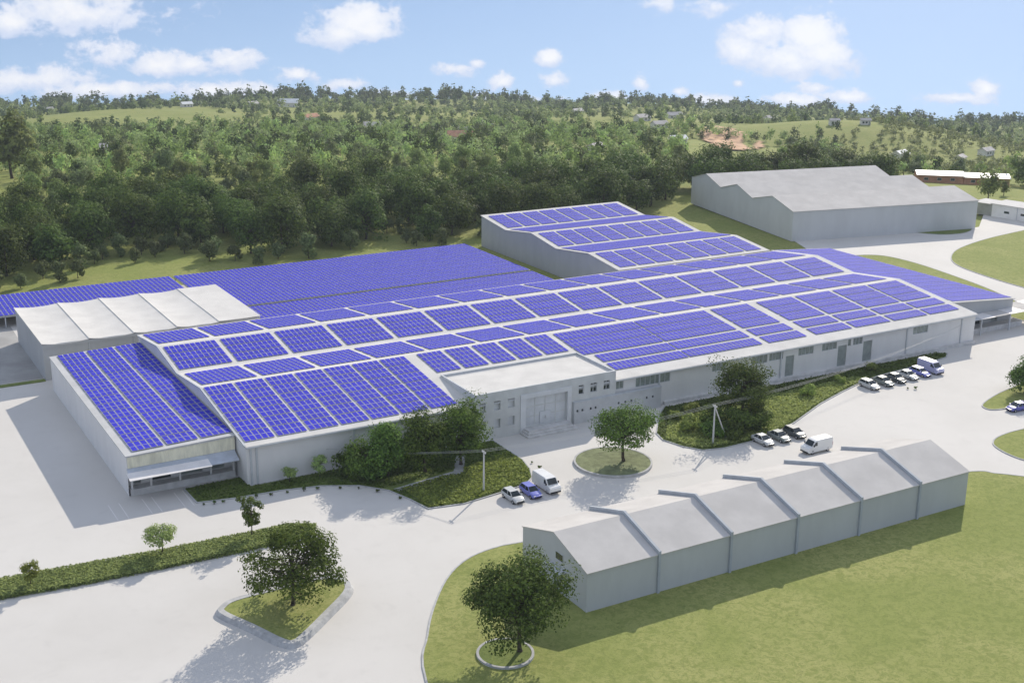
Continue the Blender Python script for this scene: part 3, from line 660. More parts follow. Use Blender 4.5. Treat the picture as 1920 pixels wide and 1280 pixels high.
def row_store():
    X0, X1, Y0, Y1, H, RZ, RY = 77.3, 143.3, 114.3, 129.4, 5.25, 7.55, 121.9
    t = thing('row_store', 'long grey gabled store divided by raised cross walls, on the big lawn', 'storehouse', (110, 122, 0))
    fins = [87.9, 99.3, 110.6, 122.0, 133.3]; ed = [X0] + fins + [X1]
    wm = mat('store_wall', (.52, .535, .53), .85, .03, .3, .1, 5., stretch=(1, 1, .4))
    part('wall', MB().add([(X0, Y0, 0), (X0, Y0, H), (X0, RY, RZ), (X0, Y1, H), (X0, Y1, 0)], [(0, 1, 2, 3, 4)]), wm, t)
    part('wall', MB().add([(X1, Y0, 0), (X1, Y0, H), (X1, RY, RZ), (X1, Y1, H), (X1, Y1, 0)], [(4, 3, 2, 1, 0)]), wm, t)
    for a, b in zip(ed, ed[1:]):
        part('wall', MB().quad((a, Y0, 0), (b, Y0, 0), (b, Y0, H), (a, Y0, H)), wm, t)
        part('wall', MB().quad((b, Y1, 0), (a, Y1, 0), (a, Y1, H), (b, Y1, H)), wm, t)
        part('roof_bay', roof_sheet([(Y0 - .15, H - .04), (RY, RZ), (Y1 + .15, H - .04)], a + (.19 if a != X0 else -.1), b - (.19 if b != X1 else -.1), .12), M_ROOFG, t)
    for x in fins:
        k = .62
        prof = [(Y0 - .28, 0), (Y0 - .28, H + k - .05), (RY, RZ + k), (Y1 + .28, H + k - .05), (Y1 + .28, 0)]
        part('cross_wall', MB().xprof(prof[::-1], x - .17, x + .17), mat('cross_wall', (.44, .47, .50), .8, .07, .5), t)
    d = part('door', MB().box(X0 - .06, X0 - .005, 119.2, 121.6, 0, 2.6), M_DOOR, t)
    part('handle', MB().box(X0 - .12, X0 - .06, 119.5, 119.6, 1.1, 1.3), M_RIM, d)
    part('porch_roof', MB().box(X0 - 1.3, X0 - .005, 118.8, 122.6, 3.3, 3.42), M_TRIM, t)
    w = part('window', MB().box(X0 - .05, X0 - .004, 119.6, 121.4, 4.3, 5.4), M_TRIM, t)
    part('pane', MB().box(X0 - .06, X0 - .051, 119.7, 121.3, 4.4, 5.3), M_GLASSD, w)
row_store()

def far_store():
    B = Vector((247.4, 266.9, 0)); ang = math.atan2(-.188, .982)
    P = [(0, 8.5), (11.8, 11.05), (23.0, 8.5), (32.8, 11.1), (42.8, 8.5), (52.9, 11.2), (62.8, 8.6)]
    t = thing('far_warehouse', 'big plain grey warehouse with three low ridges beyond the factory', 'warehouse', tuple(B), ang)
    def lp(name, mb, m): return obj(name, mb.mesh(name, m), t)
    L = 63.2; wm = mat('store_far_wall', (.57, .58, .575), .85, .03, .25, .1, 4., stretch=(1, 1, .4))
    n = len(P)
    lp('wall', MB().add([(0, 0, 0)] + [(0, y, z) for y, z in P] + [(0, P[-1][0], 0)], [tuple(range(n + 2))]), wm)
    lp('wall', MB().add([(L, 0, 0)] + [(L, y, z) for y, z in P] + [(L, P[-1][0], 0)], [tuple(range(n + 1, -1, -1))]), wm)
    lp('wall', MB().quad((0, 0, 0), (L, 0, 0), (L, 0, 8.5), (0, 0, 8.5)), wm)
    lp('wall', MB().quad((L, 62.8, 0), (0, 62.8, 0), (0, 62.8, 8.6), (L, 62.8, 8.6)), wm)
    for i in range(n - 1):
        a, b = P[i], P[i + 1]
        lp('roof', MB().xprof([(a[0] - (.2 if i == 0 else 0), a[1] - (.04 if i == 0 else 0)), (b[0], b[1]), (b[0], b[1] + .15), (a[0] - (.2 if i == 0 else 0), a[1] + .11)], -.2, L + .2), M_ROOFG)
far_store()

def far_right():
    t = thing('white_gatehouse', 'low white building with a grey end bay beside the access road', 'building', (331, 262, 0), R(11))
    def lp(name, mb, m, p=None): return obj(name, mb.mesh(name, m), p or t)
    wh = mat('white_wall', (.80, .79, .76), .8, .05, .3)
    lp('wall', MB().box(0, 9, -34, 4.5, 0, 4.0), wh); lp('roof', MB().box(-.5, 9.5, -34.5, 5.0, 4.002, 4.2), M_ROOFW)
    lp('end_bay', MB().box(.3, 8, 4.51, 11.0, 0, 3.7), mat('end_bay_wall', (.33, .34, .31), .85, .08, .5)); lp('roof', MB().box(-.1, 8.4, 5.01, 11.4, 3.702, 3.85), M_ROOFW)
    for y in (-.5, -6.0, -12.0): w = lp('window', MB().box(-.05, -.004, y - .9, y + .9, 1.5, 2.3), M_TRIM); lp('pane', MB().box(-.06, -.051, y - .8, y + .8, 1.58, 2.22), M_GLASSD, w)
    for y in (-4.0, -9.5): lp('downpipe', MB().box(-.12, -.004, y, y + .12, 0, 4.0), M_TRIM)
    for i, (x, y, ln) in enumerate(((388, 350, 17.5), (401.5, 338.6, 17.0))):
        z = float(hgt(x, y)) - 2.5
        t = thing('brick_shed', ('brick shed with bright white roof, standing nearer the dark trees' if i else 'brick shed with bright white roof behind the warehouse corner'), 'shed', (x, y, z), R(-40))
        def lp2(name, mb, m, p=None): return obj(name, mb.mesh(name, m), p or t)
        lp2('wall', MB().add([(0, 0, 0), (0, 0, 5.3), (0, 5, 6.3), (0, 10, 5.3), (0, 10, 0)], [(0, 1, 2, 3, 4)]).add([(ln, 0, 0), (ln, 0, 5.3), (ln, 5, 6.3), (ln, 10, 5.3), (ln, 10, 0)], [(4, 3, 2, 1, 0)]).quad((0, 0, 0), (ln, 0, 0), (ln, 0, 5.3), (0, 0, 5.3)).quad((ln, 10, 0), (0, 10, 0), (0, 10, 5.3), (ln, 10, 5.3)), M_BRICK)
        lp2('roof', MB().xprof([(-.5, 5.2), (5, 6.32), (10.5, 5.2), (10.5, 5.36), (5, 6.5), (-.5, 5.36)], -.4, ln + .4), mat('roof_bright', (.85, .85, .85), .5, .04, .4))
        for k in range(3):
            w = lp2('window', MB().box(2.5 + k * 5, 4.2 + k * 5, -.05, -.004, 3.3, 4.4), M_TRIM); lp2('pane', MB().box(2.6 + k * 5, 4.1 + k * 5, -.06, -.051, 3.4, 4.3), M_GLASSD, w)
far_right()

# ------------------------------------------------------------------ trees
def leaf_quads(rng, C, N, size, jit=.35, asp=.62):
    """leaf cards at points C facing roughly along N"""
    n = len(C); N = N + rng.normal(0, jit, (n, 3)); N /= np.linalg.norm(N, axis=1)[:, None] + 1e-9
    A = np.cross(N, rng.normal(0, 1, (n, 3))); A /= np.linalg.norm(A, axis=1)[:, None] + 1e-9; Bv = np.cross(N, A)
    s = size * rng.uniform(.6, 1.35, (n, 1)) / 2
    V = np.stack([C - A * s, C - Bv * s * asp, C + A * s, C + Bv * s * asp], 1)
    V[:, 0] += N * s * .25; V[:, 2] += N * s * .25
    return V.reshape(-1, 3)
def crown_points(rng, h, w, base, ncl, nleaf, cr, flat=1., shell=.55, top=1.0):
    c = np.array([0, 0, base + (h - base) * .5]); r = np.array([w / 2, w / 2, (h - base) / 2])
    d = rng.normal(0, 1, (ncl, 3)); d[:, 2] = d[:, 2] * .9 + .15; d /= np.linalg.norm(d, axis=1)[:, None]
    rad = rng.uniform(shell, .88, (ncl, 1)) * rng.uniform(.82, 1.08, (ncl, 1))
    ph = rng.uniform(0, 6.28, 4); aa = np.arctan2(d[:, 1], d[:, 0])[:, None]
    rad = rad * (1 + .16 * np.sin(3 * aa + ph[0]) + .12 * np.sin(5 * aa + ph[1] + 3 * d[:, 2:3]) + .12 * np.sin(4 * d[:, 2:3] + 2 * aa + ph[2]))
    k = np.where(d[:, 2:3] > 0, top, 1.0)
    cen = c + d * rad * r * np.concatenate([k * 0 + 1, k * 0 + 1, k], 1)
    cen[:, 2] = np.maximum(cen[:, 2], base + .1)
    per = np.maximum(4, (nleaf * rng.dirichlet(np.ones(ncl) * 6)).astype(int))
    idx = np.repeat(np.arange(ncl), per); n = len(idx)
    e = rng.normal(0, 1, (n, 3)); e /= np.linalg.norm(e, axis=1)[:, None]
    e[:, 2] *= flat
    q = e * (rng.uniform(.15, 1, (n, 1)) ** .45) * cr * rng.uniform(.7, 1.25, (ncl, 1))[idx]
    P = cen[idx] + q
    N = e * .8 + np.array([0, 0, .55]) + (P - c) / r * .35
    return cen, P, N
def tree_meshes(seed, h, w, base, ncl, nleaf, leaf, lm, trunk_r, cr=None, flat=.75, shell=.5, branches=True, name='tree'):
    rng = np.random.default_rng(seed); cr = cr or w * .17
    cen, P, N = crown_points(rng, h, w, base, ncl, nleaf, cr, flat, shell)
    V = leaf_quads(rng, P, N, leaf); F = np.arange(len(V)).reshape(-1, 4)
    crown = quads_mesh('crown', V, F, lm)
    m = MB(); fork = base + (h - base) * .22; lean = Vector((rng.uniform(-.25, .25), rng.uniform(-.25, .25), 0))
    p0 = Vector((0, 0, -.15)); p1 = Vector((0, 0, base * .55)) + lean * .5; p2 = Vector((0, 0, fork)) + lean; p3 = Vector((lean.x * 1.5, lean.y * 1.5, base + (h - base) * .7))
    m.tube(p0, Vector((0, 0, .25)), trunk_r * 1.5, trunk_r * 1.08, 7, cap=False); m.tube(Vector((0, 0, .25)), p1, trunk_r * 1.08, trunk_r * .95, 7, cap=False); m.tube(p1, p2, trunk_r * .95, trunk_r * .75, 7, cap=False); m.tube(p2, p3, trunk_r * .75, trunk_r * .22, 6)
    if branches:
        for i, c in enumerate(cen):
            c = Vector(c); t = rng.uniform(.0, .75); s = p2.lerp(p3, t * max(0, min(1, (c.z - p2.z) / max(.1, p3.z - p2.z)))) if c.z > p2.z else p1.lerp(p2, rng.uniform(.6, 1))
            mid = s.lerp(c, .5) + Vector((0, 0, -.06 * (c - s).length)); r = trunk_r * rng.uniform(.22, .4)
            m.tube(s, mid, r, r * .65, 5, cap=False); m.tube(mid, c, r * .65, r * .2, 5)
    return m.mesh('trunk', M_BARK, True), crown
def tree(name, label, cat, loc, meshes, rz=0., sc=1., group=None, sz=None):
    t = thing(name, label, cat, loc, rz, group); t.scale = (sc, sc, sz or sc)
    obj('trunk', meshes[0], t); obj('crown', meshes[1], t); return t

tree('broad_tree', 'spreading leafy tree with forked trunk on the round traffic island', 'tree', (109.0, 151.9, .34), tree_meshes(11, 10.0, 11.0, 1.0, 50, 8200, .36, M_LEAF, .26), 1.1)
tree('broad_tree', 'spreading tree with open branches on the triangular planter island', 'tree', (46.9, 132.6, .5), tree_meshes(12, 10.8, 13.2, .5, 66, 11500, .34, M_LEAF, .24, cr=1.55), .4)
tree('broad_tree', 'tall dense tree on the big lawn before the store gable', 'tree', (65.6, 110.2, .3), tree_meshes(13, 12.6, 11.6, .6, 76, 13500, .36, M_LEAFD, .27, cr=1.9), 2.2)
tree('broad_tree', 'dark tree rising from the planted bed beside the braced pole', 'tree', (138.2, 158.6, .1), tree_meshes(14, 11.6, 10.2, .6, 56, 9500, .38, M_LEAFD, .28, cr=1.9), 3.)
tree('broad_tree', 'leafy tree at the wall side of the shrub clump by the office', 'tree', (86.2, 163.4, .1), tree_meshes(15, 10.8, 8.4, 1.0, 52, 9000, .38, M_LEAF, .24, cr=1.8), 0.)
tree('broad_tree', 'bushy tree in the middle of the clump before the factory wall', 'tree', (80.0, 163.4, .1), tree_meshes(16, 10.2, 8.2, .8, 52, 9000, .38, M_LEAF, .24, cr=1.8), 1.)
tree('broad_tree', 'lower bushy tree at the downpipe end of the clump', 'tree', (74.4, 164.8, .1), tree_meshes(17, 8.6, 8.0, .5, 48, 8000, .38, M_LEAF, .22, cr=1.8), 2.)
tree('broad_tree', 'low spreading bushy tree nearest the saplings in the clump', 'tree', (70.9, 166.0, .1), tree_meshes(24, 6.0, 6.6, .2, 40, 5200, .38, M_LEAF, .18, cr=1.5), 2.6)
tree('lollipop_tree', 'small round-headed tree standing in the long hedge strip', 'tree', (37.0, 154.4, .3), tree_meshes(18, 4.5, 4.9, 1.1, 34, 2300, .27, M_LEAFH, .09, cr=.75), .3)
tree('slender_tree', 'slender upright sparse tree standing in the long hedge strip', 'tree', (49.0, 153.8, .3), tree_meshes(19, 6.2, 3.4, .9, 34, 2000, .3, M_LEAF, .09, cr=.62), .9)
tree('young_tree', 'young bushy sapling near the hedge strip end', 'tree', (20.4, 153.6, .3), tree_meshes(20, 3.6, 2.2, .4, 20, 1300, .26, M_LEAFY, .07, cr=.5), .2)
tree('young_tree', 'small sapling by the factory wall, close to the loading dock', 'tree', (60.4, 169.8, .1), tree_meshes(21, 2.6, 2.3, .4, 18, 900, .27, M_LEAFH, .06, cr=.5), .2)
tree('young_tree', 'sapling by the factory wall, next to the shrub clump', 'tree', (65.2, 169.6, .1), tree_meshes(22, 3.5, 2.6, .5, 22, 1200, .27, M_LEAFH, .06, cr=.55), .2)
tree('broad_tree', 'tree on the grass island where the blue car is parked', 'tree', (193.6, 144.2, .1), tree_meshes(23, 6.5, 7.5, .6, 44, 5000, .4, M_LEAFD, .2, cr=1.5), .2)
SHRUB = tree_meshes(31, 2.0, 2.8, .1, 20, 1500, .3, M_LEAF, .06, cr=.7)
SHRUBY = tree_meshes(32, 1.7, 2.4, .1, 18, 1300, .3, M_LEAFY, .06, cr=.65)
for i, (x, y, s, k) in enumerate(((69.9, 167.3, 1.7, 0), (71.8, 165.4, 1.5, 0), (89.0, 168.5, 1.1, 0))):
    tree('shrub', 'rounded shrub at the foot of the tree clump by the wall', 'shrub', (x, y, .1), SHRUB, i * 1.3, s, 'shrubs round the tree clump')
for i, (x, y, s, k) in enumerate(((128.0, 163.6, 1.0, 1), (132.5, 165.0, 1.15, 1), (127.0, 158.5, 1.5, 1), (131.2, 157.2, 1.7, 0), (128.8, 154.0, 1.3, 0), (134.2, 154.8, 1.9, 0), (137.0, 152.9, 1.6, 0), (131.2, 151.6, 1.3, 0), (141.2, 158.4, 1.6, 1), (157.1, 162.3, 1.2, 1), (167.2, 164.7, .9, 1), (178.6, 167.8, 1.0, 1))):
    tree('shrub', 'rounded shrub in the planted bed along the factory front', 'shrub', (x, y, .1), SHRUBY if k else SHRUB, i * 1.7, s, 'shrubs in the long planted bed')
TUFT = tree_meshes(33, .5, .9, .0, 6, 90, .22, M_LEAFD, .02, cr=.2, branches=False)
for i, (x, y) in enumerate(((46.6, 167.9), (48.0, 167.4), (49.5, 167.2), (52.2, 166.9), (54.0, 166.6), (56.4, 166.3), (58.6, 166.2), (61.0, 165.6), (63.2, 165.1), (66.0, 163.9), (68.4, 162.4), (70.6, 159.9), (72.2, 156.2), (96.2, 158.6), (96.4, 156.2), (95.2, 153.9), (176.2, 156.2), (177.8, 155.6))):
    tree('plant_tuft', 'tiny dark plant tuft growing along the bed kerb', 'plant', (x, y, .01), TUFT, i * 2.1, .6 + .5 * ((i * 37) % 10) / 10, 'tufts along the kerb')

# ground cover and hedge
def cover(name, label, P, n, size, lm, zlo, zhi, seed, cat='ground cover', excl=None):
    rng = np.random.default_rng(seed); xs = [p[0] for p in P]; ys = [p[1] for p in P]; pts = []
    while len(pts) < n:
        for x, y in zip(rng.uniform(min(xs), max(xs), 4000), rng.uniform(min(ys), max(ys), 4000)):
            if inside(P, x, y) and not (excl and excl(x, y)): pts.append((x, y))
    pts = np.array(pts[:n]); q = .5 + .5 * np.sin(pts[:, 0] * 1.7 + np.sin(pts[:, 1] * 2.3) * 1.5) * np.cos(pts[:, 1] * 1.9)
    z = zlo + (zhi - zlo) * rng.uniform(0, 1, n) * (.35 + .65 * q)
    C = np.column_stack([pts, z]); N = np.tile([.1, .08, 1.], (n, 1)) + rng.normal(0, .35, (n, 3))
    V = leaf_quads(rng, C, N, size, .3, .7)
    return obj(name, quads_mesh(name, V, np.arange(len(V)).reshape(-1, 4), lm), label=label, cat=cat, kind='stuff')
PATHX = lambda x, y: (abs(y - 160.1 - (x - 73) * .12) < .75 and x < 85.5) or (160 < y < 167.5 and abs(x - 84.6 - (y - 161) * .57) < .8)
PA1 = inset(ccw([(74.4, 151.2), (79.6, 150.2), (91.2, 152.1), (93.3, 154.0), (94.5, 157), (95.4, 161), (95.2, 164.5), (84, 161.3), (74, 159)]), .1)
cover('ground_cover', 'low yellow-green ground cover plants around the single pole', PA1, 8500, .36, M_LEAFY, .12, .5, 41, excl=PATHX)
cover('ground_cover', 'dark low ground cover along the factory wall', inset(ccw(BED_A), .3), 9000, .32, M_LEAF, .1, .3, 42, excl=lambda x, y: inside(PA1, x, y) or PATHX(x, y))
PB1 = inset(ccw([(121, 157), (123.5, 150.4), (133.3, 149.6), (139.1, 150.8), (145.2, 153.0), (156.3, 158.3), (164.4, 161.3), (175, 164.6), (172, 166.2), (150, 165.5), (128, 165.6)]), .1)
cover('ground_cover', 'pale green ground cover filling the bed behind the parked cars', PB1, 20000, .36, mat('cover_pale', (.2, .2, .1)) and leafmat('leaf_cover', (.35, .385, .13), .35, .25), .12, .5, 43)
cover('ground_cover', 'dark green ground cover strip along the long factory front', inset(ccw(BED_B), .3), 9000, .34, M_LEAF, .1, .5, 44, excl=lambda x, y: inside(PB1, x, y))
HEDGE = [(8, 157.9), (17.3, 157.1), (26.8, 156.3), (36.8, 155.4), (49.2, 155.0), (54.6, 154.9), (57.9, 153.1), (56.6, 150.8), (47.6, 150.3), (35.6, 150.6), (25.8, 151.1), (16.5, 152.1), (8, 152.8)]
def hedge():
    t = thing('hedge', 'long low clipped hedge strip running across the forecourt', 'hedge', (35, 153, 0))
    part('base', MB().prism(inset(ccw(HEDGE), .25), 0, .42), mat('hedge_base', (.20, .26, .09), .95, .2, 1.5), t)
    rng = np.random.default_rng(50); P = HEDGE; n = 17000; pts = []
    while len(pts) < n:
        for x, y in zip(rng.uniform(8, 58, 4000), rng.uniform(150, 158.5, 4000)):
            if inside(P, x, y): pts.append((x, y))
    pts = np.array(pts[:n]); z = .42 + .2 * rng.uniform(0, 1, n)
    C = np.column_stack([pts, z]); N = np.tile([.12, .1, 1.], (n, 1)) + rng.normal(0, .28, (n, 3))
    # leafy sides
    S_ = []; 
    for i in range(len(P)):
        a, b = np.array(P[i - 1]), np.array(P[i]); L = np.linalg.norm(b - a); k = int(L * 45)
        tt = rng.uniform(0, 1, (k, 1)); S_.append(np.column_stack([a + (b - a) * tt + rng.normal(0, .1, (k, 2)), rng.uniform(.02, .6, k)]))
    S_ = np.concatenate(S_); C = np.concatenate([C, S_]); N = np.concatenate([N, rng.normal(0, 1, (len(S_), 3)) + [0, 0, .5]])
    V = leaf_quads(rng, C, N, .3, .3, .7)
    part('foliage', quads_mesh('foliage', V, np.arange(len(V)).reshape(-1, 4), M_LEAFH), None, t)
hedge()

# belt of trees behind the site, and the woods beyond
AZ = lambda a, d: (d * math.sin(R(a)), d * math.cos(R(a)))
rngt = np.random.default_rng(77)
BELT = [tree_meshes(100 + i, h, w, .9, 60, 3600, .72, M_LEAFD, .3, cr=w * .2, flat=.85, shell=.45, branches=i < 2) for i, (h, w) in enumerate(((13, 12.5), (14, 12), (11.5, 11), (12.5, 13), (10, 9.5), (14.5, 13)))]
SMALL = [tree_meshes(120 + i, h, w, .5, 30, 1300, .55, M_LEAFB, .12, cr=w * .2, flat=.9, shell=.4, branches=False) for i, (h, w) in enumerate(((6, 4.6), (5, 4.5), (7, 4.8)))]
WOOD = [tree_meshes(140 + i, h, w, 1.6, 46, 1700, .95, M_LEAFM if i % 3 else M_LEAFB, .28, cr=w * .19, flat=.9, shell=.35, branches=False) for i, (h, w) in enumerate(((15, 11), (13, 11), (16, 9), (12, 10), (17, 10), (14, 8)))]
placed = []
def free(x, y, r):
    for (a, b, c) in placed:
        if (a - x) ** 2 + (b - y) ** 2 < (r + c) ** 2: return False
    return True
# near edge of the belt: heading -> distance
NE_A = [3, 8.5, 11, 13, 14.5, 17, 20, 23, 24.5, 26.5, 28.5, 31, 33, 35, 36.6, 37.4, 38.2, 40.5, 44, 46.5]; NE_D = [318, 322, 333, 345, 350, 340, 335, 345, 362, 352, 368, 372, 380, 385, 402, 432, 440, 446, 452, 462]
nb = 0
def belt_tree(x, y, kind, s):
    if kind == 'small': me = SMALL[rngt.integers(len(SMALL))]; nm, lb, gp_ = 'slender_tree', 'small slender blue-green tree at the sunny edge of the tree belt', 'small trees at the belt edge'
    else: me = BELT[rngt.integers(len(BELT))]; nm, lb, gp_ = 'belt_tree', 'dark rounded tree in the belt behind the solar roofs', 'trees of the dark belt'
    tree(nm, lb, 'tree', (x, y, float(hgt(x, y)) - .05), me, rngt.uniform(0, 6.28), s, gp_, s * rngt.uniform(.92, 1.1))
for _ in range(9000):
    if nb >= 150: break
    a = rngt.uniform(3, 46.5); ne = np.interp(a, NE_A, NE_D); dep = 62 if a < 36 else 26
    d = ne + dep * rngt.uniform(0, 1) ** .9
    x, y = AZ(a, d); s = rngt.uniform(.82, 1.18)
    if not free(x, y, 4.0 * s): continue
    if a < 24 and d < ne + 34 and math.sin(a * 2.1) * math.sin(d * .13 + a) > .0: continue      # sunny glades
    placed.append((x, y, 4.0 * s)); belt_tree(x, y, 'big', s); nb += 1
ns = 0
for _ in range(2000):
    if ns >= 34: break
    a = rngt.uniform(5, 35); d = np.interp(a, NE_A, NE_D) - rngt.uniform(-4, 11); x, y = AZ(a, d)
    if not free(x, y, 2.2) or (y < 303 and x > 150): continue
    placed.append((x, y, 2.2)); belt_tree(x, y, 'small', rngt.uniform(.7, 1.15)); ns += 1
# clearings (x, y, radius): meadows, the hill with bare earth, houses
CLEAR = [(245, 1050, 66), (230, 965, 45), (265, 900, 26), (300, 1010, 55), (184, 985, 50), (170, 900, 30), (330, 1120, 45), (420, 1130, 40), (520, 990, 40), (480, 920, 25), (640, 980, 40), (600, 900, 28), (760, 900, 45), (690, 830, 28), (240, 770, 26), (565, 630, 52), (600, 640, 45), (480, 575, 34), (455, 545, 30), (465, 700, 32), (520, 735, 26), (700, 690, 45)]
HOUSES = [(486, 1317, 22, 0), (428, 1265, 12, 1), (338, 872, 11, 2), (336, 1179, 10, 0), (254, 1411, 12, 1), (134, 601, 8, 1), (353, 797, 11, 1), (397, 745, 9, 1), (341, 645, 15, 2), (330, 491, 8, 1), (457, 824, 9, 0), (701, 1078, 12, 1), (546, 753, 11, 1), (496, 665, 10, 1), (429, 558, 9, 0), (638, 836, 12, 1), (585, 600, 6, 1), (604, 592, 6, 1), (572, 487, 8, 1), (552, 512, 10, 0), (616, 506, 9, 1), (839, 945, 14, 1)]
for hx, hy, s, k in HOUSES: CLEAR.append((hx, hy, s * .9 + 4)); CLEAR.append((hx * .972, hy * .972, s * .6 + 3)); CLEAR.append((hx * .945, hy * .945, s * .5 + 2))
CLEAR += [(388, 342, 17), (402, 332, 17), (375, 325, 16), (392, 318, 14), (334, 255, 22), (330, 275, 14), (345, 240, 20)]
def clear(x, y, m=0.): return any((x - a) ** 2 + (y - b) ** 2 < (r + m) ** 2 for a, b, r in CLEAR)
# the largest trees of the woods as things of their own
WL = ['tall olive-green woodland tree on the slope above the dark belt', 'bushy grey-green woodland tree on the slope above the dark belt']
nw = 0; wood_near = []
for _ in range(20000):
    if nw >= 116: break
    a = rngt.uniform(6, 53.5); d = np.interp(a, NE_A, NE_D) + (64 if a < 36 else 30) + rngt.uniform(0, 70)
    if a > 46.5: d = rngt.uniform(475, 560)
    x, y = AZ(a, d); s = rngt.uniform(.5, .82)
    if clear(x, y, 4) or (37.9 < a < 42.2 and d > 505) or not free(x, y, 3.8 * s): continue
    placed.append((x, y, 3.8 * s)); k = int(rngt.integers(len(WOOD)))
    tree('wood_tree', WL[0] if k % 3 else WL[1], 'tree', (x, y, float(hgt(x, y)) - .1), WOOD[k], rngt.uniform(0, 6.28), s, 'woodland trees on the slope' if k % 3 else 'grey-green woodland trees on the slope', s * rngt.uniform(.85, 1.15)); nw += 1
for x, y, s, lb in ((352, 286, .8, 'spreading pale-trunked tree behind the white gatehouse'), (368, 280, .9, 'bushy tree against the back of the white gatehouse')):
    tree('garden_tree', lb, 'tree', (x, y, 0), WOOD[1], x, s)
tree('garden_tree', 'very dark tall tree beside the second brick shed', 'tree', (425, 327, float(hgt(425, 327))), BELT[3], 1., 1.1)

for x, y, s, lb in ((76, 505, 2.0, 'huge tall tree towering over the woods at the site boundary'), (60, 520, 1.7, 'tall tree shouldering the huge one over the woods')):
    tree('tall_tree', lb, 'tree', (x, y, float(hgt(x, y))), WOOD[1], x, s)
    CLEAR.append((x, y, 9))
def proto(seed, h, w, base, n, leaf):
    rng = np.random.default_rng(seed); ncl = max(8, n // 9)
    cen, P, N = crown_points(rng, h, w, base, ncl, n, w * .26, .95, .25)
    return leaf_quads(rng, P, N, leaf, .4, .75)
def wood(name, label, pts, protos, lm, seed):
    rng = np.random.default_rng(seed); out = []; mi = []
    lms = lm if isinstance(lm, list) else [lm]
    for x, y, s in pts:
        V = protos[rng.integers(len(protos))].copy(); t = rng.uniform(0, 6.28); c, sn = math.cos(t), math.sin(t)
        V[:, :2] = V[:, :2] @ np.array([[c, sn], [-sn, c]]); V *= np.array([s, s, s * rng.uniform(.8, 1.25)])
        out.append(V + np.array([x, y, float(hgt(x, y)) - .2])); mi += [int(rng.integers(len(lms)))] * (len(V) // 4)
    V = np.concatenate(out)
    obj(name, quads_mesh(name, V, np.arange(len(V)).reshape(-1, 4), lms, mi), label=label, cat='woodland', kind='stuff')
def scatter(n, d0, d1, sp, dens, seed):
    rng = np.random.default_rng(seed); grid = {}; out = []
    for _ in range(n):
        a = rng.uniform(3, 58); d = math.sqrt(rng.uniform(d0 ** 2, d1 ** 2))
        if d < np.interp(a, NE_A, NE_D) + 40: continue
        x, y = AZ(a, d)
        if rng.uniform() > dens(x, y, a, d) or clear(x, y, 2) or (37.9 < a < 42.4 and 505 < d < 770): continue
        k = (int(x // sp), int(y // sp))
        if any((gx - x) ** 2 + (gy - y) ** 2 < sp * sp for i in (-1, 0, 1) for j in (-1, 0, 1) for gx, gy in grid.get((k[0] + i, k[1] + j), ())): continue
        if d < 640 and not free(x, y, 2.4): continue
        grid.setdefault(k, []).append((x, y)); out.append((x, y, rng.uniform(.6, 1.15)))
    return out
def patchy(x, y): return .5 + .5 * math.sin(x * .019 + 1.) * math.cos(y * .016 + .5) + .25 * math.sin(x * .05 + y * .043)
scrub = lambda a, d: a > 44.5 and 560 < d < 930
P1 = [proto(200 + i, h, w, .6, 150, 1.05) for i, (h, w) in enumerate(((8.5, 7), (7.5, 8), (11, 6), (6, 6.5), (9.5, 5.5), (12.5, 6.5)))]
P2 = [proto(220 + i, h, w, .3, 110, 1.6) for i, (h, w) in enumerate(((8.5, 7.5), (6.5, 8), (11.5, 6), (5.5, 7), (10.5, 5)))]
PS = [proto(240 + i, 4.5, 5.5, .0, 60, 1.2) for i in range(3)]
near = scatter(30000, 470, 860, 6.2, lambda x, y, a, d: 0 if scrub(a, d) else max(.12, min(1, (patchy(x, y) - .22) * 2.0)), 301)
half = [p for i, p in enumerate(near) if (i * 7) % 10 < 6]; rest = [p for i, p in enumerate(near) if (i * 7) % 10 >= 6]
wood('woodland', 'mixed olive woodland covering the slope below the hills', half, P1, [M_LEAFM, M_LEAFM, M_LEAFP, M_LEAFH], 1)
wood('woodland', 'dark grey-green trees mixed into the woodland slope', rest, P1, [M_LEAFB, M_LEAFK, M_LEAFD], 2)
far = scatter(18000, 860, 1580, 8.5, lambda x, y, a, d: max(.05, min(1, (patchy(x, y) - .33) * 3.2)), 302)
wood('far_woodland', 'far bluish woodland covering the hills under the skyline', far, P2, [M_LEAFB, M_LEAFK, M_LEAFM, M_LEAFP], 3)
sky_ = scatter(9000, 1480, 1640, 7.5, lambda x, y, a, d: .05 + .9 * max(0, math.sin(a * 1.9 + math.sin(a * 5.1))), 303)
wood('skyline_woodland', 'rows of dark trees standing along the skyline ridge', [(x, y, s * 1.5) for x, y, s in sky_], P2, [M_LEAFB, M_LEAFK], 4)
scr = scatter(9000, 560, 930, 5.0, lambda x, y, a, d: .75 if scrub(a, d) else (.12 if d < 700 else .05), 304)
wood('scrub', 'olive scrub bushes dotted over the open slope', scr, PS, leafmat('leaf_scrub', (.22, .235, .10), .3, .2), 5)

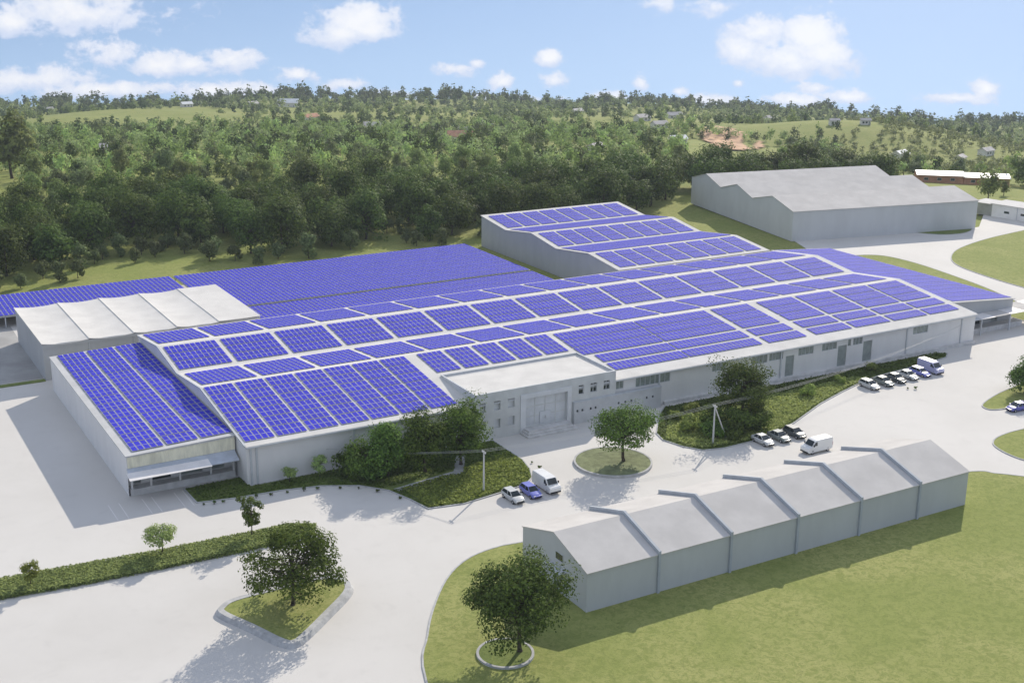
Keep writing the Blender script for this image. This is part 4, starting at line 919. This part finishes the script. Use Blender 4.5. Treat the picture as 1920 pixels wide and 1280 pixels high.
# bare earth on the hill
def earth(name, P):
    P = smooth_poly(P, 4); xs = [p[0] for p in P]; ys = [p[1] for p in P]; m = MB(); g = 4.; idx = {}
    def v(i, j):
        if (i, j) not in idx:
            x, y = min(xs) + i * g, min(ys) + j * g; idx[(i, j)] = len(m.v); m.v.append((x, y, float(hgt(x, y)) + .9 + .5 * math.sin(x * .9) * math.sin(y * .7)))
        return idx[(i, j)]
    for i in range(int((max(xs) - min(xs)) / g) + 1):
        for j in range(int((max(ys) - min(ys)) / g) + 1):
            if inside(P, min(xs) + (i + .5) * g, min(ys) + (j + .5) * g): m.f.append((v(i, j), v(i + 1, j), v(i + 1, j + 1), v(i, j + 1))); m.mi.append(0)
    obj(name, m.mesh(name, M_EARTH, True), kind='structure')
earth('bare_earth', [(515, 645.8), (531.7, 650.3), (530, 634), (520, 608), (505, 595), (462, 536), (444, 526), (440, 538), (458, 565), (480, 600)])
earth('bare_earth', [(462, 533), (505, 583), (516, 588), (485, 552)])

# houses on the slopes
def house(x, y, s, k, i):
    z = float(hgt(x, y)) - .8; names = {0: 'white', 1: 'cream', 2: 'terracotta'}
    L, W, H = s, s * .62, 3.6 + (s > 14) * 1.5
    roofs = {0: mat('house_roof_white', (.78, .78, .76), .6, .06, .3), 1: mat('house_roof_grey', (.50, .47, .44), .8, .1, .3), 2: mat('house_roof_tile', (.52, .27, .17), .85, .14, .5)}
    walls = mat('house_wall', (.72, .70, .65), .85, .06, .3)
    lab = {0: 'white-roofed house among trees on the far slopes', 1: 'pale house with grey roof among trees on the far slopes', 2: 'house with terracotta roof among trees on the far slopes'}[k]
    if s > 20: lab = 'long white-roofed shed on the skyline ridge'
    t = thing('hill_house', lab, 'house', (x, y, z), R(-30 + (i * 53) % 60), group=None if s > 20 else names[k] + ' roofed houses on the hills')
    def lp(name, mb, m, p=None): return obj(name, mb.mesh(name, m), p or t)
    g = W * .28
    lp('wall', MB().box(-L / 2, L / 2, -W / 2, W / 2, 0, H).add([(-L / 2 - .01, -W / 2, H), (-L / 2 - .01, W / 2, H), (-L / 2 - .01, 0, H + g)], [(0, 2, 1)]).add([(L / 2 + .01, -W / 2, H), (L / 2 + .01, W / 2, H), (L / 2 + .01, 0, H + g)], [(0, 1, 2)]), walls)
    lp('roof', MB().xprof([(-W / 2 - .5, H - .2), (0, H + g), (W / 2 + .5, H - .2), (W / 2 + .5, H), (0, H + g + .25), (-W / 2 - .5, H)], -L / 2 - .5, L / 2 + .5), roofs[k])
    for q in (-.28, .05): w = lp('window', MB().box(L * q - .7, L * q + .7, -W / 2 - .08, -W / 2 - .01, 1.6, 2.9), M_TRIM); lp('pane', MB().box(L * q - .6, L * q + .6, -W / 2 - .1, -W / 2 - .081, 1.7, 2.8), M_GLASSD, w)
    lp('door', MB().box(L * .28, L * .28 + 1.1, -W / 2 - .08, -W / 2 - .01, .2, 2.9), M_DOOR)
for i, hs in enumerate(HOUSES): house(*hs, i)

# ------------------------------------------------------------------ vehicles
def paint(name, c): return mat('paint_' + name, c, .3, .03, .5, spec=.5)
WHEEL = {}
def wheels(t, xs, y, r):
    if r not in WHEEL:
        a = MB().tube((0, -.11, 0), (0, .11, 0), r, n=16); b = MB().tube((0, -.12, 0), (0, .12, 0), r * .58, n=12)
        WHEEL[r] = (a.mesh('tyre', M_TYRE), b.mesh('rim', M_RIM), MB().tube((0, -.05, 0), (0, .05, 0), .08, n=8).mesh('wheel', M_RIM))
    for x in xs:
        for s in (-1, 1):
            w = obj('wheel', WHEEL[r][2], t, (x, s * y, r)); obj('tyre', WHEEL[r][0], w); obj('rim', WHEEL[r][1], w)
def loft(secs):
    """secs: (x, half width, z bottom, z shoulder, z top)"""
    m = MB(); k = 10
    for x, w, zb, zs, zt in secs:
        m.v += [(x, -w * .86, zb), (x, -w, zb + .14), (x, -w, zs), (x, -w * .93, zt - .03), (x, -w * .8, zt), (x, w * .8, zt), (x, w * .93, zt - .03), (x, w, zs), (x, w, zb + .14), (x, w * .86, zb)]
    for i in range(len(secs) - 1):
        for j in range(k): m.f.append((i * k + j, i * k + (j + 1) % k, (i + 1) * k + (j + 1) % k, (i + 1) * k + j)); m.mi.append(0)
    m.f += [tuple(range(k)), tuple(range(len(m.v) - 1, len(m.v) - k - 1, -1))]; m.mi += [0, 0]
    return m
def car(label, x, y, rz, p, style='hatch'):
    t = thing('parked_car', label, 'car', (x, y, .0), rz, None)
    sed = style == 'sedan'
    b = loft([(-2.15, .66, .42, .62, .74), (-2.08, .8, .3, .7, .92), (-1.7, .88, .24, .78, 1.0 if not sed else .98), (-.8, .9, .22, .78, .97), (.2, .9, .22, .77, .94), (.95, .89, .22, .74, .92), (1.6, .86, .23, .68, .83), (2.02, .76, .27, .58, .7), (2.16, .6, .36, .5, .58)])
    obj('body', b.mesh('body', p, True), t)
    xb, xt = (-1.55, -.95) if sed else (-1.95, -1.6)
    g = MB(); lo = [(xb, .8), (1.0, .8)]; hi = [(xt, .62), (.2, .62)]
    vs = [(xb, -.8, .93), (1.0, -.8, .9), (1.0, .8, .9), (xb, .8, .93), (xt, -.62, 1.42), (.2, -.62, 1.44), (.2, .62, 1.44), (xt, .62, 1.42)]
    names = ('side_window', 'windscreen', 'side_window', 'rear_window')
    for nme, (i, j) in zip(names, ((0, 1), (1, 2), (2, 3), (3, 0))):
        obj(nme, MB().add([vs[i], vs[j], vs[4 + j], vs[4 + i]], [(0, 1, 2, 3)]).mesh(nme, M_GLASSD), t)
    rf = loft([(xt - .06, .6, 1.38, 1.42, 1.44), (xt + .3, .64, 1.4, 1.45, 1.48), (-.3, .65, 1.41, 1.46, 1.5), (.24, .6, 1.4, 1.43, 1.46)])
    rf.v = [(a, b2, min(c, 1.5)) if c > 1.43 else (a, b2, c - .0) for a, b2, c in rf.v]
    r = obj('roof', MB().box(xt - .05, .25, -.64, .64, 1.425, 1.475).mesh('roof', p), t)
    pl = MB()
    for i in range(4): pl.tube(vs[i], vs[4 + i], .05, n=5)
    for s in (-1, 1): pl.tube((-.35, s * .81, .93), (-.45, s * .63, 1.43), .045, n=5)
    obj('pillar', pl.mesh('pillar', p), t)
    for s in (-1, 1):
        obj('headlight', MB().box(2.0, 2.13, s * .56 - .16, s * .56 + .16, .55, .68).mesh('headlight', M_LAMP), t)
        obj('tail_light', MB().box(-2.16, -2.06, s * .64 - .12, s * .64 + .12, .7, .88).mesh('tail_light', M_TAIL), t)
        obj('mirror', MB().box(.72, .86, s * .98 - .1, s * .98 + .1, .93, 1.06).mesh('mirror', p), t)
    obj('bumper', MB().box(1.95, 2.2, -.62, .62, .3, .42).mesh('bumper', M_TYRE), t)
    wheels(t, (-1.32, 1.34), .8, .31)
def van(label, x, y, rz, p):
    t = thing('delivery_van', label, 'van', (x, y, 0), rz)
    prof = [(-2.6, .4), (2.45, .35), (2.62, .55), (2.6, 1.0), (2.35, 1.18), (1.75, 1.3), (1.15, 2.12), (.7, 2.26), (-2.5, 2.28), (-2.62, 2.1)]
    m = MB(); n = len(prof); ring = []
    for s, k in ((-1, 1.), (-1, 0), (1, 0), (1, 1.)): pass
    for yy, q in ((-.98, .0), (-.9, .06), (.9, .06), (.98, .0)):
        for a, c in prof:
            zz = c if q == 0 and c < 1.5 else c
            yv = yy * (1 - .09 * max(0, (c - 1.3)) / 1.0); sh = 1.0 if q else .985
            m.v.append((a * sh, yv, (c - .05 if not q and c > 2 else c)))
    for i in range(3):
        for j in range(n): m.f.append((i * n + j, (i + 1) * n + j, (i + 1) * n + (j + 1) % n, i * n + (j + 1) % n)); m.mi.append(0)
    m.f += [tuple(range(n)), tuple(range(4 * n - 1, 3 * n - 1, -1))]; m.mi += [0, 0]
    obj('body', m.mesh('body', p), t)
    obj('windscreen', MB().quad((1.74, -.8, 1.36), (1.74, .8, 1.36), (1.2, .74, 2.1), (1.2, -.74, 2.1)).mesh('windscreen', M_GLASSD), t, (.03, 0, .015))
    for s in (-1, 1):
        obj('side_window', MB().add([(1.6, s * .985, 1.4), (.75, s * .985, 1.4), (.75, s * .93, 2.0), (1.15, s * .93, 2.0)], [(0, 1, 2, 3) if s < 0 else (3, 2, 1, 0)]).mesh('side_window', M_GLASSD), t, (0, s * .012, 0))
        obj('headlight', MB().box(2.4, 2.6, s * .72 - .14, s * .72 + .14, .85, 1.05).mesh('headlight', M_LAMP), t)
        obj('tail_light', MB().box(-2.65, -2.58, s * .86 - .07, s * .86 + .07, .9, 1.5).mesh('tail_light', M_TAIL), t)
        obj('mirror', MB().box(1.5, 1.62, s * 1.08 - .09, s * 1.08 + .09, 1.35, 1.65).mesh('mirror', M_TYRE), t)
    obj('bumper', MB().box(2.35, 2.68, -.85, .85, .32, .52).mesh('bumper', M_TYRE), t)
    wheels(t, (-1.6, 1.65), .86, .34)
silver = paint('silver', (.55, .56, .55)); blue = paint('blue', (.17, .19, .55)); white = paint('white', (.76, .76, .74)); dark = paint('graphite', (.07, .085, .09)); green = paint('greygreen', (.17, .2, .19)); purple = paint('indigo', (.13, .13, .42)); lilac = paint('lilac', (.50, .50, .68))
S90 = R(-90)
car('silver hatchback parked at the corner of the planted bed with the single pole', 86.6, 147.9, S90 + .03, silver)
car('blue hatchback parked between a silver car and a white van', 89.8, 148.2, S90, blue)
van('white van parked beside the blue hatchback near the round island', 93.0, 149.0, S90 + .02, white)
car('silver saloon parked beside the bed with the braced pole', 134.0, 147.9, S90, silver, 'sedan')
car('grey-green car parked between the silver saloon and the dark car', 137.5, 147.9, S90 + .03, green, 'sedan')
car('dark graphite car parked last beside the grey-green one', 141.0, 148.0, S90, dark)
van('white van driving across the forecourt behind the row store', 139.3, 141.0, R(180), white)
car('silver-grey car at the start of the row of six by the bed', 170.6, 160.4, S90, silver)
car('grey-green car second in the row of six by the bed', 174.4, 160.6, S90, green, 'sedan')
car('dark grey car third in the row of six by the bed', 177.9, 160.9, S90, dark, 'sedan')
car('pale silver car fourth in the row of six by the bed', 181.4, 161.1, S90, silver, 'sedan')
car('blue car beside the pale van in the row of six', 184.9, 161.3, S90, blue)
van('pale lilac-white van closing the row of six by the bed', 188.3, 161.9, S90, lilac)
car('indigo car parked along the small grass island', 184.6, 138.6, R(176), purple)

# ------------------------------------------------------------------ poles and wires
def pole(label, x, y, h, brace=None):
    t = thing('utility_pole', label, 'pole', (x, y, 0))
    obj('shaft', MB().tube((0, 0, 0), (0, 0, h), .17, .11, 8).mesh('shaft', M_POLE, False), t)
    a = obj('crossarm', MB().box(-.07, .07, -.55, .55, h - .35, h - .22).mesh('crossarm', M_POLE), t)
    for k in (-.48, 0, .48): obj('insulator', MB().tube((0, k, h - .22), (0, k, h - .02), .05, n=6).mesh('insulator', M_LAMP), a)
    if brace: obj('brace', MB().tube((brace[0], brace[1], 0), (0, 0, h - .3), .13, .1, 7).mesh('brace', M_POLE), t)
P1_, P2_ = (84.3, 152.6, 6.5), (126.6, 151.6, 6.8)
pole('single pale concrete power pole in the planted bed', P1_[0], P1_[1], P1_[2])
pole('pale concrete power pole with a slanting brace in the planted bed', P2_[0], P2_[1], P2_[2], (3.6, 1.0))
def span(label, a, b, sag, spread=(1, 1)):
    t = thing('power_line', label, 'cable', ((a[0] + b[0]) / 2, (a[1] + b[1]) / 2, min(a[2], b[2])), group=None)
    for k in (-.48, 0, .48):
        m = MB(); pr = None
        for i in range(15):
            u = i / 14; q = Vector((a[0] + (b[0] - a[0]) * u, a[1] + (b[1] - a[1]) * u + k * (spread[0] * (1 - u) + spread[1] * u), a[2] + (b[2] - a[2]) * u - sag * 4 * u * (1 - u)))
            if pr is not None: m.tube(pr, q, .016, n=4, cap=False)
            pr = q
        part('wire', m, M_WIRE, t)
span('power wires sagging between the two concrete poles', (84.3, 152.6, 6.5), (126.6, 151.6, 6.8), .7)
span('power wires running from the single pole down to the factory wall', (67.0, 171.3, 3.6), (84.3, 152.6, 6.5), .5, (.3, 1))
span('power wires running from the braced pole towards the far gable', (126.6, 151.6, 6.8), (207.0, 171.2, 4.6), 1.6, (1, .3))

# ------------------------------------------------------------------ air
def haze():
    m = bpy.data.materials.new('haze_air'); m.use_nodes = True; nt = m.node_tree; nt.nodes.clear()
    out = nt.nodes.new('ShaderNodeOutputMaterial'); v = nt.nodes.new('ShaderNodeVolumePrincipled')
    v.inputs['Color'].default_value = (.80, .88, 1.0, 1); v.inputs['Density'].default_value = HAZE; v.inputs['Anisotropy'].default_value = .2
    nt.links.new(v.outputs[0], out.inputs['Volume'])
    obj('haze', MB().box(-2700, 2700, -2700, 2700, -330, 80).mesh('haze', m), kind='stuff', label='thin bluish air over the whole valley', cat='haze')
HAZE = 0.0001
haze()
